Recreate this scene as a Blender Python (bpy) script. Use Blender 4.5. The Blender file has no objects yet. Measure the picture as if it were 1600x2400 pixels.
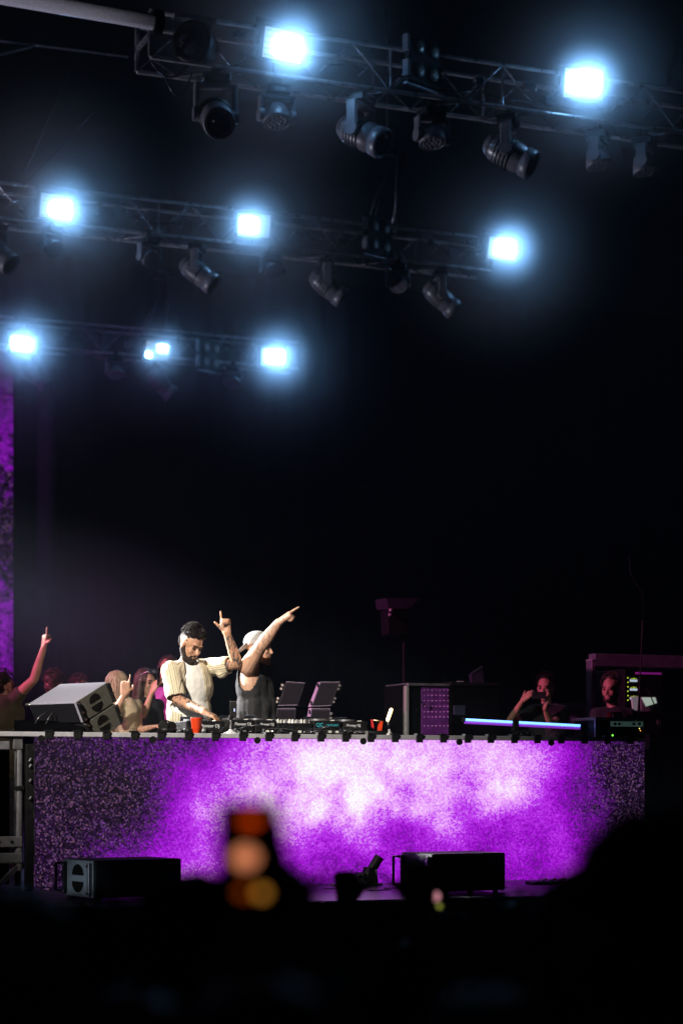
import bpy, bmesh, math, random
from mathutils import Vector, Matrix, Quaternion
random.seed(7)
rad = math.radians
scene = bpy.context.scene
class Pending:                    # objects are linked to the scene together at the end (keeps the set-up fast)
    def __init__(s): s.items = []; s.objects = s
    def link(s, o): s.items.append(o)
col = Pending(); real = scene.collection

# light levels
KEY_W, FRONT_W, MAG_W, CROWD_W, RIG_W, RIG2_W = 37000, 13500, 7500, 300, 6000, 1500
LED_GAIN, STROBE, PLATE, HAZE = 1.0, 230.0, 0.6, 0.0010
HALO, HALO_CORE = 0.46, 4.5

# ------------------------------------------------------------------ camera
YAW = rad(22.5)
FPX = 4745.0                      # focal length in photo pixels (photo is 1600 x 2400)
HOR = 1827.0                      # eye level in photo pixels
EYE = 0.76                        # eye height over the stage floor (stage floor is z = 0)
FW = Vector((math.sin(YAW), math.cos(YAW), 0))
RT = Vector((math.cos(YAW), -math.sin(YAW), 0))
UP = Vector((0, 0, 1))
TC = -FW
CAM = Vector((0, 0, EYE))
cd = bpy.data.cameras.new('camera')
cam = bpy.data.objects.new('camera', cd); real.objects.link(cam)
cam.location = CAM
cam.rotation_euler = (rad(90), 0, -YAW)
cd.sensor_fit = 'HORIZONTAL'; cd.sensor_width = 24
cd.lens = 24 * FPX / 1600
cd.shift_y = (HOR - 1200) / 1600
cd.clip_start = 0.05; cd.clip_end = 400
cd.dof.use_dof = True; cd.dof.focus_distance = 15.0; cd.dof.aperture_fstop = 2.1
scene.camera = cam

# ------------------------------------------------------------------ world, exposure (night)
w = bpy.data.worlds.new('World'); scene.world = w; w.use_nodes = True
bg = w.node_tree.nodes['Background']
bg.inputs[0].default_value = (0.25, 0.35, 0.6, 1); bg.inputs[1].default_value = 0.0012
scene.view_settings.view_transform = 'Standard'
scene.view_settings.look = 'None'
scene.view_settings.exposure = 0
scene.view_settings.gamma = 1
scene.cycles.volume_step_rate = 2.5
scene.cycles.volume_max_steps = 48
scene.cycles.max_bounces = 4
scene.cycles.diffuse_bounces = 1
scene.cycles.glossy_bounces = 2
scene.cycles.transmission_bounces = 2
scene.cycles.volume_bounces = 0
scene.cycles.sample_clamp_indirect = 4
scene.cycles.use_denoising = True
scene.cycles.use_adaptive_sampling = True
scene.cycles.adaptive_threshold = 0.03

def spot(name, loc, tgt, energy, angle, color, blend=0.4, radius=0.08):
    l = bpy.data.lights.new(name, 'SPOT'); l.energy = energy; l.spot_size = rad(angle)
    l.spot_blend = blend; l.color = color; l.shadow_soft_size = radius
    o = bpy.data.objects.new(name, l); col.objects.link(o)
    o.location = loc
    o.rotation_euler = (Vector(tgt) - Vector(loc)).to_track_quat('-Z', 'Y').to_euler()
    return o

# ------------------------------------------------------------------ pixel helpers: a photo pixel seen at a real distance
def P(x, y, d):
    return CAM + FW * d + RT * ((x - 800) / FPX * d) + UP * ((HOR - y) / FPX * d)
def dY(x, Y):
    return Y / (math.cos(YAW) - (x - 800) / FPX * math.sin(YAW))
def PY(x, y, Y):
    return P(x, y, dY(x, Y))
def C3(r, u, t):                  # direction from camera-relative right / up / towards
    return (RT * r + UP * u + TC * t)

# stage lamps and added fill lights outside the frame
DJ = PY(520, 1610, 14.5)
spot('follow_spot_lamp', DJ + C3(-6.3, 3.5, -3.0), DJ + C3(-0.2, -0.02, 0), KEY_W, 15, (1.0, 0.97, 0.94), 1.0, 0.12)
spot('front_spot_lamp', DJ + C3(-5.0, 6.0, 11), DJ + C3(0.0, -0.35, 0), FRONT_W, 19, (1.0, 0.90, 0.77), 1.0, 0.15)
spot('stage_lip_lamp', P(-500, 1700, 9.5), P(190, 2075, 12.7), 160, 9, (0.72, 0.86, 1.0), 1.0, 0.1)
spot('magenta_wash_lamp', Vector((-7, 14.5, 6.8)), Vector((8.8, 18.3, 1.3)), MAG_W, 21, (1.0, 0.20, 0.50), 0.6, 0.2)
spot('crowd_wash_lamp', Vector((-5, 21.0, 3.0)), P(260, 1640, 17.2), CROWD_W, 22, (1.0, 0.12, 0.65), 0.6, 0.2)
spot('added_rig_fill', Vector((-7.0, 31.0, 0.3)), Vector((8.5, 25.5, 8.4)), RIG_W, 56, (0.80, 0.78, 1.0), 0.8, 0.25)  # added fill, no known fixture; gives the truss lights their rims
spot('added_roof_fill', Vector((-1.0, 15.0, 0.5)), PY(60, 8, 21.0), 1600, 13, (0.85, 0.86, 1.0), 1.0, 0.15)  # added only to brighten the roof tube, no such fixture known
spot('added_rear_rig_fill', Vector((-2.0, 33.0, 0.3)), Vector((8, 37.5, 8.4)), RIG2_W, 46, (0.70, 0.18, 1.0), 0.8, 0.25)  # added violet fill for the rear truss, no known fixture

# ------------------------------------------------------------------ materials
class NT:
    def __init__(s, name):
        s.m = bpy.data.materials.new(name); s.m.use_nodes = True
        s.t = s.m.node_tree; s.n = s.t.nodes; s.l = s.t.links
        s.b = s.n['Principled BSDF']; s.out = s.n['Material Output']
    def new(s, typ, **kw):
        n = s.n.new(typ)
        for k, v in kw.items(): setattr(n, k, v)
        return n
    def link(s, a, b): s.l.new(a, b)
    def math(s, op, a, b=None, clamp=False):
        n = s.n.new('ShaderNodeMath'); n.operation = op; n.use_clamp = clamp
        for i, v in enumerate((a, b)):
            if v is None: continue
            if hasattr(v, 'is_linked'): s.l.new(v, n.inputs[i])
            else: n.inputs[i].default_value = v
        return n.outputs[0]

_mats = {}
def M(name, c, rough=0.5, metal=0.0, var=0.2, sc=9.0, bump=0.0, emis=0.0, ecol=None, spec=0.5):
    if name in _mats: return _mats[name]
    t = NT(name); b = t.b
    tc = t.new('ShaderNodeTexCoord')
    nz = t.new('ShaderNodeTexNoise'); nz.inputs['Scale'].default_value = sc; nz.inputs['Detail'].default_value = 5
    t.link(tc.outputs['Object'], nz.inputs['Vector'])
    rp = t.new('ShaderNodeValToRGB')
    rp.color_ramp.elements[0].position = 0.3; rp.color_ramp.elements[1].position = 0.7
    rp.color_ramp.elements[0].color = tuple(max(0, v * (1 - var)) for v in c) + (1,)
    rp.color_ramp.elements[1].color = tuple(min(1, v * (1 + var)) for v in c) + (1,)
    t.link(nz.outputs['Fac'], rp.inputs['Fac']); t.link(rp.outputs['Color'], b.inputs['Base Color'])
    mr = t.new('ShaderNodeMapRange')
    mr.inputs['To Min'].default_value = max(0.03, rough - 0.1); mr.inputs['To Max'].default_value = min(1, rough + 0.1)
    t.link(nz.outputs['Fac'], mr.inputs['Value']); t.link(mr.outputs['Result'], b.inputs['Roughness'])
    b.inputs['Metallic'].default_value = metal
    b.inputs['Specular IOR Level'].default_value = spec
    if bump:
        bp = t.new('ShaderNodeBump'); bp.inputs['Strength'].default_value = bump; bp.inputs['Distance'].default_value = 0.01
        t.link(nz.outputs['Fac'], bp.inputs['Height']); t.link(bp.outputs['Normal'], b.inputs['Normal'])
    if emis:
        b.inputs['Emission Color'].default_value = tuple(ecol or c) + (1,)
        b.inputs['Emission Strength'].default_value = emis
        if emis < 3.5: t.m.cycles.emission_sampling = 'NONE'
    _mats[name] = t.m
    return t.m

def led_material(name, x0, wx, z0, hz, blobs, cell, gain, base=0.0):
    """LED wall picture: purple smoke clouds broken up by coarse pixels; shapes are what the screen shows."""
    t = NT(name)
    geo = t.new('ShaderNodeNewGeometry')
    sp = t.new('ShaderNodeSeparateXYZ'); t.link(geo.outputs['Position'], sp.inputs[0])
    fb = t.new('ShaderNodeTexNoise'); fb.inputs['Scale'].default_value = 1.7 / wx * 4.77; fb.inputs['Detail'].default_value = 6
    fb.inputs['Roughness'].default_value = 0.55; fb.inputs['Distortion'].default_value = 0.6
    t.link(geo.outputs['Position'], fb.inputs['Vector'])
    fb2 = t.new('ShaderNodeTexNoise'); fb2.inputs['Scale'].default_value = 3.3 / wx * 4.77; fb2.inputs['Detail'].default_value = 5
    t.link(geo.outputs['Position'], fb2.inputs['Vector'])
    s = t.math('DIVIDE', t.math('SUBTRACT', sp.outputs['X'], x0), wx)
    h = t.math('DIVIDE', t.math('SUBTRACT', sp.outputs['Z'], z0), hz)
    s = t.math('ADD', s, t.math('MULTIPLY', t.math('SUBTRACT', fb.outputs['Fac'], 0.5), 0.13))
    h = t.math('ADD', h, t.math('MULTIPLY', t.math('SUBTRACT', fb2.outputs['Fac'], 0.5), 0.45))
    v = None
    for (a, b, sx, sy, amp) in blobs:
        dx = t.math('DIVIDE', t.math('SUBTRACT', s, a), sx); dy = t.math('DIVIDE', t.math('SUBTRACT', h, b), sy)
        e = t.math('EXPONENT', t.math('MULTIPLY', t.math('ADD', t.math('MULTIPLY', dx, dx), t.math('MULTIPLY', dy, dy)), -1))
        e = t.math('MULTIPLY', e, amp)
        v = e if v is None else t.math('ADD', v, e)
    fbm = t.math('MULTIPLY', t.math('SUBTRACT', fb2.outputs['Fac'], 0.5), 0.62)
    v = t.math('ADD', t.math('ADD', v, base), t.math('MULTIPLY', fbm, t.math('MINIMUM', t.math('ADD', v, 0.15), 1.0)))
    vor = t.new('ShaderNodeTexVoronoi'); vor.inputs['Scale'].default_value = 1 / cell
    t.link(geo.outputs['Position'], vor.inputs['Vector'])
    sc_ = t.new('ShaderNodeSeparateColor'); t.link(vor.outputs['Color'], sc_.inputs[0])
    rn = t.math('SUBTRACT', sc_.outputs[0], 0.5)
    damp = t.math('SUBTRACT', 1.0, t.math('MULTIPLY', t.math('MINIMUM', t.math('MAXIMUM', v, 0.0), 1.0), 0.55))
    v2 = t.math('ADD', v, t.math('MULTIPLY', t.math('MULTIPLY', rn, 0.32), damp))
    rp = t.new('ShaderNodeValToRGB'); cr = rp.color_ramp
    pts = [(0.0, (0.003, 0.001, 0.006)), (0.16, (0.02, 0.003, 0.04)), (0.32, (0.12, 0.004, 0.25)), (0.5, (0.33, 0.002, 0.62)),
           (0.66, (0.52, 0.04, 0.88)), (0.84, (0.88, 0.42, 1.0)), (1.0, (1.0, 0.97, 1.0))]
    while len(cr.elements) < len(pts): cr.elements.new(0.5)
    for e, (p, c) in zip(cr.elements, pts): e.position = p; e.color = c + (1,)
    t.link(t.math('MULTIPLY', v2, 0.93), rp.inputs['Fac'])
    # grey sparkle of the dim pixels
    dim = t.math('SUBTRACT', 1.0, t.math('MULTIPLY', v, 2.2), True)
    spk = t.math('MULTIPLY', t.math('POWER', sc_.outputs[1], 5.0), 0.17)
    spk = t.math('MULTIPLY', spk, t.math('ADD', dim, 0.25))
    cm = t.new('ShaderNodeMix'); cm.data_type = 'RGBA'
    cm.inputs['A'].default_value = (0.48, 0.22, 0.85, 1); cm.inputs['B'].default_value = (0.8, 0.35, 0.55, 1)
    t.link(sc_.outputs[2], cm.inputs['Factor'])
    vs = t.new('ShaderNodeVectorMath', operation='SCALE'); t.link(cm.outputs['Result'], vs.inputs[0]); t.link(spk, vs.inputs['Scale'])
    va = t.new('ShaderNodeVectorMath', operation='ADD'); t.link(rp.outputs['Color'], va.inputs[0]); t.link(vs.outputs[0], va.inputs[1])
    t.link(va.outputs[0], t.b.inputs['Emission Color']); t.b.inputs['Emission Strength'].default_value = gain
    t.b.inputs['Base Color'].default_value = (0.004, 0.004, 0.005, 1); t.b.inputs['Roughness'].default_value = 0.6; t.b.inputs['Specular IOR Level'].default_value = 0.05
    t.m.cycles.emission_sampling = 'NONE'
    return t.m

def shirt_material(name, c1, c2, period, thin=0.35):
    t = NT(name)
    at = t.new('ShaderNodeAttribute'); at.attribute_name = 'stripe'
    f = t.math('FRACT', t.math('DIVIDE', at.outputs['Fac'], period))
    k = t.math('LESS_THAN', f, thin)
    f2 = t.math('FRACT', t.math('DIVIDE', at.outputs['Fac'], period * 2.0))
    k2 = t.math('ADD', t.math('MULTIPLY', t.math('LESS_THAN', f2, 0.5), 0.5), 0.5)
    k = t.math('MULTIPLY', k, k2)
    mx = t.new('ShaderNodeMix'); mx.data_type = 'RGBA'
    mx.inputs['A'].default_value = c1 + (1,); mx.inputs['B'].default_value = c2 + (1,)
    t.link(k, mx.inputs['Factor']); t.link(mx.outputs['Result'], t.b.inputs['Base Color'])
    t.b.inputs['Roughness'].default_value = 0.9; t.b.inputs['Specular IOR Level'].default_value = 0.1
    nz = t.new('ShaderNodeTexNoise'); nz.inputs['Scale'].default_value = 26; nz.inputs['Detail'].default_value = 4
    bp = t.new('ShaderNodeBump'); bp.inputs['Strength'].default_value = 0.12; bp.inputs['Distance'].default_value = 0.02
    t.link(nz.outputs['Fac'], bp.inputs['Height']); t.link(bp.outputs['Normal'], t.b.inputs['Normal'])
    return t.m

def skin_material(name, c, tattoo=0.0):
    t = NT(name)
    nz = t.new('ShaderNodeTexNoise'); nz.inputs['Scale'].default_value = 22; nz.inputs['Detail'].default_value = 3
    rp = t.new('ShaderNodeValToRGB')
    rp.color_ramp.elements[0].color = tuple(v * 0.85 for v in c) + (1,); rp.color_ramp.elements[1].color = tuple(min(1, v * 1.12) for v in c) + (1,)
    rp.color_ramp.elements[0].position = 0.3; rp.color_ramp.elements[1].position = 0.7
    t.link(nz.outputs['Fac'], rp.inputs['Fac'])
    src = rp.outputs['Color']
    if tattoo:
        at = t.new('ShaderNodeAttribute'); at.attribute_name = 'tattoo'
        n2 = t.new('ShaderNodeTexNoise'); n2.inputs['Scale'].default_value = 15; n2.inputs['Detail'].default_value = 4; n2.inputs['Distortion'].default_value = 2.5
        k = t.math('MULTIPLY', t.math('GREATER_THAN', n2.outputs['Fac'], 0.53), t.math('MULTIPLY', at.outputs['Fac'], tattoo))
        mx = t.new('ShaderNodeMix'); mx.data_type = 'RGBA'; mx.inputs['B'].default_value = (0.05, 0.05, 0.055, 1)
        t.link(src, mx.inputs['A']); t.link(k, mx.inputs['Factor']); src = mx.outputs['Result']
    t.link(src, t.b.inputs['Base Color'])
    t.b.inputs['Roughness'].default_value = 0.5
    t.b.inputs['Subsurface Weight'].default_value = 0.08
    t.b.inputs['Subsurface Radius'].default_value = (0.02, 0.008, 0.004)
    return t.m

BLACK = M('black_paint', (0.009, 0.009, 0.010), 0.5, 0, 0.5, 14, 0.05, spec=0.12)
BLACKM = M('black_plastic', (0.011, 0.011, 0.012), 0.4, 0, 0.4, 20, 0.03, spec=0.18)
RUBBER = M('rubber', (0.008, 0.008, 0.008), 0.7, spec=0.1)
GREYM = M('grey_fixture_plastic', (0.13, 0.13, 0.15), 0.36, 0, 0.25, 10, 0.05, spec=0.6)
ALU = M('aluminium', (0.55, 0.55, 0.58), 0.32, 0.9, 0.15, 18, 0.04)
ALUD = M('dark_aluminium', (0.30, 0.30, 0.33), 0.38, 0.85, 0.25, 12, 0.05)
STEEL = M('steel', (0.62, 0.62, 0.65), 0.25, 1.0, 0.1)
SPKR = M('speckled_speaker_paint', (0.11, 0.11, 0.12), 0.6, 0, 0.45, 160, 0.25)
GRILLE = M('speaker_grille', (0.012, 0.012, 0.016), 0.7, 0.0, 0.5, 220, 0.3, spec=0.05)
LENSM = M('lens_glass', (0.02, 0.022, 0.03), 0.08, 0, 0.1, 4, 0, spec=0.9)
FLOORM = M('stage_floor_vinyl', (0.035, 0.035, 0.04), 0.32, 0, 0.35, 5, 0.06)
PALEALU = M('pale_anodised_metal', (0.42, 0.42, 0.46), 0.42, 0.15, 0.15, 18, 0.04)
CURTAIN = M('black_curtain', (0.003, 0.003, 0.004), 0.95, 0, 0.3, 4, spec=0.0)
GROUNDM = M('trodden_ground', (0.03, 0.03, 0.028), 0.95, 0, 0.4, 3, 0.3)

# ------------------------------------------------------------------ mesh builder
def frame(axis, hint=None):
    z = Vector(axis).normalized()
    h = Vector(hint) if hint is not None else (Vector((0, 0, 1)) if abs(z.z) < 0.9 else Vector((1, 0, 0)))
    x = h.cross(z)
    if x.length < 1e-5: x = Vector((1, 0, 0)).cross(z)
    x.normalize(); y = z.cross(x)
    return x, y, z

class MB:
    def __init__(s): s.v = []; s.f = []; s.sm = []
    def add(s, vs, fs, smooth=False):
        o = len(s.v); s.v += [tuple(p) for p in vs]; s.f += [tuple(i + o for i in f) for f in fs]; s.sm += [smooth] * len(fs)
        return s
    def box(s, c, size, x=None, y=None, z=None, bev=0.0):
        c = Vector(c); X = Vector(x or (1, 0, 0)); Y = Vector(y or (0, 1, 0)); Z = Vector(z or (0, 0, 1))
        hx, hy, hz = size[0] / 2, size[1] / 2, size[2] / 2
        if bev > 0:
            b = min(bev, hx * 0.9, hy * 0.9, hz * 0.9); vs = []; bm = bmesh.new()
            bmesh.ops.create_cube(bm, size=1)
            for v in bm.verts: v.co = Vector((v.co.x * 2 * hx, v.co.y * 2 * hy, v.co.z * 2 * hz))
            bmesh.ops.bevel(bm, geom=bm.edges[:], offset=b, segments=1, affect='EDGES', clamp_overlap=True)
            bm.verts.index_update()
            vs = [c + X * v.co.x + Y * v.co.y + Z * v.co.z for v in bm.verts]
            fs = [[v.index for v in f.verts] for f in bm.faces]; bm.free()
            return s.add(vs, fs)
        vs = [c + X * (hx * i) + Y * (hy * j) + Z * (hz * k) for i in (-1, 1) for j in (-1, 1) for k in (-1, 1)]
        return s.add(vs, [(0, 1, 3, 2), (4, 6, 7, 5), (0, 4, 5, 1), (2, 3, 7, 6), (0, 2, 6, 4), (1, 5, 7, 3)])
    def hexa(s, q0, q1):          # two quads joined
        return s.add(list(q0) + list(q1), [(3, 2, 1, 0), (4, 5, 6, 7), (0, 1, 5, 4), (1, 2, 6, 5), (2, 3, 7, 6), (3, 0, 4, 7)])
    def cyl(s, p0, p1, r0, r1=None, n=10, cap=True, smooth=True):
        p0 = Vector(p0); p1 = Vector(p1); r1 = r0 if r1 is None else r1
        x, y, z = frame(p1 - p0)
        vs = []
        for p, r in ((p0, r0), (p1, r1)):
            for i in range(n):
                a = 2 * math.pi * i / n; vs.append(p + x * (math.cos(a) * r) + y * (math.sin(a) * r))
        fs = [(i, (i + 1) % n, n + (i + 1) % n, n + i) for i in range(n)]
        s.add(vs, fs, smooth)
        if cap: s.add(vs, [tuple(range(n - 1, -1, -1)), tuple(range(n, 2 * n))])
        return s
    def tube(s, pts, r, n=6, r1=None):
        pts = [Vector(p) for p in pts]; m = len(pts); vs = []
        hint = None
        for k, p in enumerate(pts):
            t = (pts[min(k + 1, m - 1)] - pts[max(k - 1, 0)])
            x, y, z = frame(t, hint); hint = y
            rr = r if r1 is None else r + (r1 - r) * k / (m - 1)
            for i in range(n):
                a = 2 * math.pi * i / n; vs.append(p + x * (math.cos(a) * rr) + y * (math.sin(a) * rr))
        fs = [(k * n + i, k * n + (i + 1) % n, (k + 1) * n + (i + 1) % n, (k + 1) * n + i) for k in range(m - 1) for i in range(n)]
        fs += [tuple(range(n - 1, -1, -1)), tuple(range((m - 1) * n, m * n))]
        return s.add(vs, fs, True)
    def lathe(s, c, axis, prof, n=20, hint=None, smooth=True):   # prof: (distance along axis, radius)
        c = Vector(c); x, y, z = frame(axis, hint); vs = []
        for (h, r) in prof:
            for i in range(n):
                a = 2 * math.pi * i / n; vs.append(c + z * h + x * (math.cos(a) * r) + y * (math.sin(a) * r))
        m = len(prof)
        fs = [(k * n + i, k * n + (i + 1) % n, (k + 1) * n + (i + 1) % n, (k + 1) * n + i) for k in range(m - 1) for i in range(n)]
        s.add(vs, fs, smooth)
        return s.add(vs, [tuple(range(n - 1, -1, -1)), tuple(range((m - 1) * n, m * n))])
    def ell(s, c, rx, ry=None, rz=None, X=None, Y=None, Z=None, n=14, m=9):
        c = Vector(c); ry = rx if ry is None else ry; rz = rx if rz is None else rz
        X = Vector(X or (1, 0, 0)); Y = Vector(Y or (0, 1, 0)); Z = Vector(Z or (0, 0, 1))
        vs = [c - Z * rz]
        for j in range(1, m):
            th = math.pi * j / m - math.pi / 2
            for i in range(n):
                a = 2 * math.pi * i / n
                vs.append(c + X * (rx * math.cos(th) * math.cos(a)) + Y * (ry * math.cos(th) * math.sin(a)) + Z * (rz * math.sin(th)))
        vs.append(c + Z * rz)
        fs = [(0, 1 + (i + 1) % n, 1 + i) for i in range(n)]
        for j in range(m - 2):
            fs += [(1 + j * n + i, 1 + j * n + (i + 1) % n, 1 + (j + 1) * n + (i + 1) % n, 1 + (j + 1) * n + i) for i in range(n)]
        L = len(vs) - 1
        fs += [(L, 1 + (m - 2) * n + i, 1 + (m - 2) * n + (i + 1) % n) for i in range(n)]
        return s.add(vs, fs, True)
    def cap(s, p0, r0, p1, r1=None, n=12):     # round cone
        p0 = Vector(p0); p1 = Vector(p1); r1 = r0 if r1 is None else r1
        L = (p1 - p0).length
        if L < 1e-6: return s.ell(p0, r0)
        prof = []
        for k in range(1, 5): a = math.pi / 2 * k / 4; prof.append((-math.cos(a) * r0, math.sin(a) * r0))
        for k in range(0, 4): a = math.pi / 2 * k / 4; prof.append((L + math.sin(a) * r1, math.cos(a) * r1))
        return s.lathe(p0, p1 - p0, [(-r0 * 0.995, r0 * 0.08)] + prof + [(L + r1 * 0.995, r1 * 0.08)], n)
    def chain(s, pts):            # [(p, r), ...]
        for (a, ra), (b, rb) in zip(pts, pts[1:]): s.cap(a, ra, b, rb)
        return s
    def mesh(s, name):
        me = bpy.data.meshes.new(name); me.from_pydata(s.v, [], s.f)
        me.polygons.foreach_set('use_smooth', s.sm); me.update()
        return me
    def build(s, name, mat, parent=None):
        me = s.mesh(name); me.materials.append(mat)
        return obj(name, me, parent)

def obj(name, me, parent=None):
    o = bpy.data.objects.new(name, me); col.objects.link(o)
    if parent is not None: o.parent = parent
    return o
def tag(o, label, cat=None, group=None, kind=None):
    if label: o['label'] = label
    if cat: o['category'] = cat
    if group: o['group'] = group
    if kind: o['kind'] = kind
    return o
def thing(name, label, cat, loc=(0, 0, 0), rz=0.0, group=None, rot=None):
    o = bpy.data.objects.new(name, None); col.objects.link(o); o.empty_display_size = 0.1
    o.location = loc
    o.rotation_euler = rot if rot is not None else (0, 0, rz)
    return tag(o, label, cat, group)
def copy_tree(o, parent=None):
    c = o.copy(); col.objects.link(c); c.parent = parent
    for ch in list(o.children): copy_tree(ch, c)
    return c
def text_mesh(body, size, name, mat, parent, M4, extrude=0.0015, bold=0.0):
    cu = bpy.data.curves.new(name, 'FONT'); cu.body = body; cu.size = size; cu.extrude = extrude
    cu.align_x = 'CENTER'; cu.align_y = 'CENTER'; cu.offset = bold
    o = bpy.data.objects.new(name, cu); real.objects.link(o)
    bpy.context.view_layer.update()
    me = bpy.data.meshes.new_from_object(o.evaluated_get(bpy.context.evaluated_depsgraph_get()))
    bpy.data.objects.remove(o); bpy.data.curves.remove(cu)
    me.materials.clear(); me.materials.append(mat); me.transform(M4); me.name = name
    return obj(name, me, parent)
def basis(x, y, z, o):
    return Matrix(((x[0], y[0], z[0], o[0]), (x[1], y[1], z[1], o[1]), (x[2], y[2], z[2], o[2]), (0, 0, 0, 1)))

def fuse(name, mb, mat, parent, voxel=0.009, smooth=3, cut=None, noise=0.0, nsc=12.0, attr=None, thick=0.0):
    """one continuous skin grown round overlapping round-cones and ellipsoids"""
    me0 = mb.mesh('tmp'); o = bpy.data.objects.new('tmp', me0); real.objects.link(o)
    r = o.modifiers.new('r', 'REMESH'); r.mode = 'VOXEL'; r.voxel_size = voxel; r.use_smooth_shade = True
    if smooth:
        s = o.modifiers.new('s', 'SMOOTH'); s.factor = 0.5; s.iterations = smooth
    bpy.context.view_layer.update()
    me = bpy.data.meshes.new_from_object(o.evaluated_get(bpy.context.evaluated_depsgraph_get()))
    bpy.data.objects.remove(o); bpy.data.meshes.remove(me0)
    from mathutils import noise as N
    if noise:
        vn = [(v.co.copy(), v.normal.copy()) for v in me.vertices]; flat = []
        for (c, n) in vn: flat += tuple(c + n * (N.noise(c * nsc) * noise + N.noise(c * nsc * 2.3) * noise * 0.5))
        me.vertices.foreach_set('co', flat); me.update()
    if cut:
        bm = bmesh.new(); bm.from_mesh(me)
        bmesh.ops.delete(bm, geom=[v for v in bm.verts if cut(v.co)], context='VERTS')
        if thick: bmesh.ops.solidify(bm, geom=bm.faces[:], thickness=thick)
        bm.to_mesh(me); bm.free()
    if attr:
        for an, fn in attr.items():
            a = me.attributes.new(an, 'FLOAT', 'POINT')
            a.data.foreach_set('value', [fn(v.co) for v in me.vertices])
    me.polygons.foreach_set('use_smooth', [True] * len(me.polygons))
    me.name = name; me.materials.clear(); me.materials.append(mat)
    return obj(name, me, parent)

_world = {}
def obj(name, me, parent=None):
    o = bpy.data.objects.new(name, me); col.objects.link(o)
    if parent is not None:
        o.parent = parent
        if parent.name in _world: o.matrix_parent_inverse = Matrix.Translation(-_world[parent.name])
    return o
def wthing(name, label, cat, loc, group=None):       # a thing whose parts are given in place
    o = thing(name, label, cat, loc, 0, group); _world[o.name] = Vector(loc)
    return o
def bar(a, b, w, h, mb=None, hint=None):
    a = Vector(a); b = Vector(b); x, y, z = frame(b - a, hint); mb = mb or MB()
    return mb.box((a + b) / 2, (w, h, (b - a).length), x, y, z)

# ================================================================== SETTING
BY = 13.49                                   # booth front plane
BX0 = PY(82, 0, BY).x; BX1 = PY(1510, 0, BY).x
BW = BX1 - BX0; BH = 1.045
YT, YM, YB = 22.2, 29.4, 37.9                # truss rows
GZ = -1.15
def struct(name, mb, mat, label=None):
    o = mb.build(name, mat); o['kind'] = 'structure'
    if label: o['label'] = label
    return o
struct('ground', MB().box((8, 18, GZ - 0.1), (60, 62, 0.2)), GROUNDM, 'dark trodden ground under the audience')
SF = 11.62                                   # front edge of the stage
sf = struct('stage_floor', MB().box((9, (SF + 44.5) / 2, -0.05), (38, 44.5 - SF, 0.09)), FLOORM, 'black stage floor')
struct('stage_front', MB().box((9, SF + 0.06, (GZ - 0.1) / 2 - 0.02), (38, 0.06, -GZ - 0.12)), CURTAIN, 'black skirt below the stage edge')
# deck panels in front of the booth
dk = MB().box((0, 0, 0), (0.99, 0.90, 0.008), bev=0.003).mesh('deck_panel'); dk.materials.append(FLOORM)
for i in range(10):
    for j in range(2):
        p = obj('deck_panel', dk, sf); p.location = (1.2 + i * 1.0, SF + 0.47 + j * 0.915, 0.0)
for i in range(5):
    e = MB().box((1.7 + i * 2.0, SF + 0.012, -0.045), (1.985, 0.02, 0.075), bev=0.004).build('edge_rail', ALU, sf)
    for k in (-0.8, 0.75):
        MB().cyl((1.7 + i * 2 + k, SF + 0.003, -0.04), (1.7 + i * 2 + k, SF - 0.004, -0.04), 0.018, n=8).build('bolt', BLACK, e)
# cable hatches let into the deck
hx, hy = PY(850, 2095, 12.9).x, 12.9
for (x, y, a, b) in ((0.0, -0.28, .16, .05), (.22, -.1, .2, .04), (.48, -.22, .17, .05), (.62, .0, .2, .04), (-.2, -.02, .2, .04), (.9, -.26, .16, .05)):
    MB().box((hx + x, hy + y, 0.006), (a, b, 0.006), bev=0.002).build('hatch', RUBBER, sf)
# stage back drape, with folds
def drape(name, x0, x1, z0, z1, Y, amp, step, mat):
    mb = MB(); n = int((x1 - x0) / step); vs = []
    for i in range(n + 1):
        x = x0 + (x1 - x0) * i / n; y = Y + amp * math.sin(i * 1.7) + amp * 0.6 * math.sin(i * 0.61 + 1)
        vs += [(x, y, z0), (x, y, z1)]
    for i in range(n + 1):
        x = x0 + (x1 - x0) * i / n; y = Y + 0.04 + amp * math.sin(i * 1.7) + amp * 0.6 * math.sin(i * 0.61 + 1)
        vs += [(x, y, z0), (x, y, z1)]
    o = 2 * (n + 1)
    fs = [(2 * i, 2 * i + 2, 2 * i + 3, 2 * i + 1) for i in range(n)] + [(o + 2 * i, o + 2 * i + 1, o + 2 * i + 3, o + 2 * i + 2) for i in range(n)]
    fs += [(0, 1, o + 1, o), (2 * n, o + 2 * n, o + 2 * n + 1, 2 * n + 1)]
    return mb.add(vs, fs, True).build(name, mat)
d0 = drape('back_curtain', -8, 28, 0.0, 12.2, 43.2, 0.10, 0.16, CURTAIN); d0['kind'] = 'structure'; d0['label'] = 'black curtain closing the back of the stage'

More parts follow.
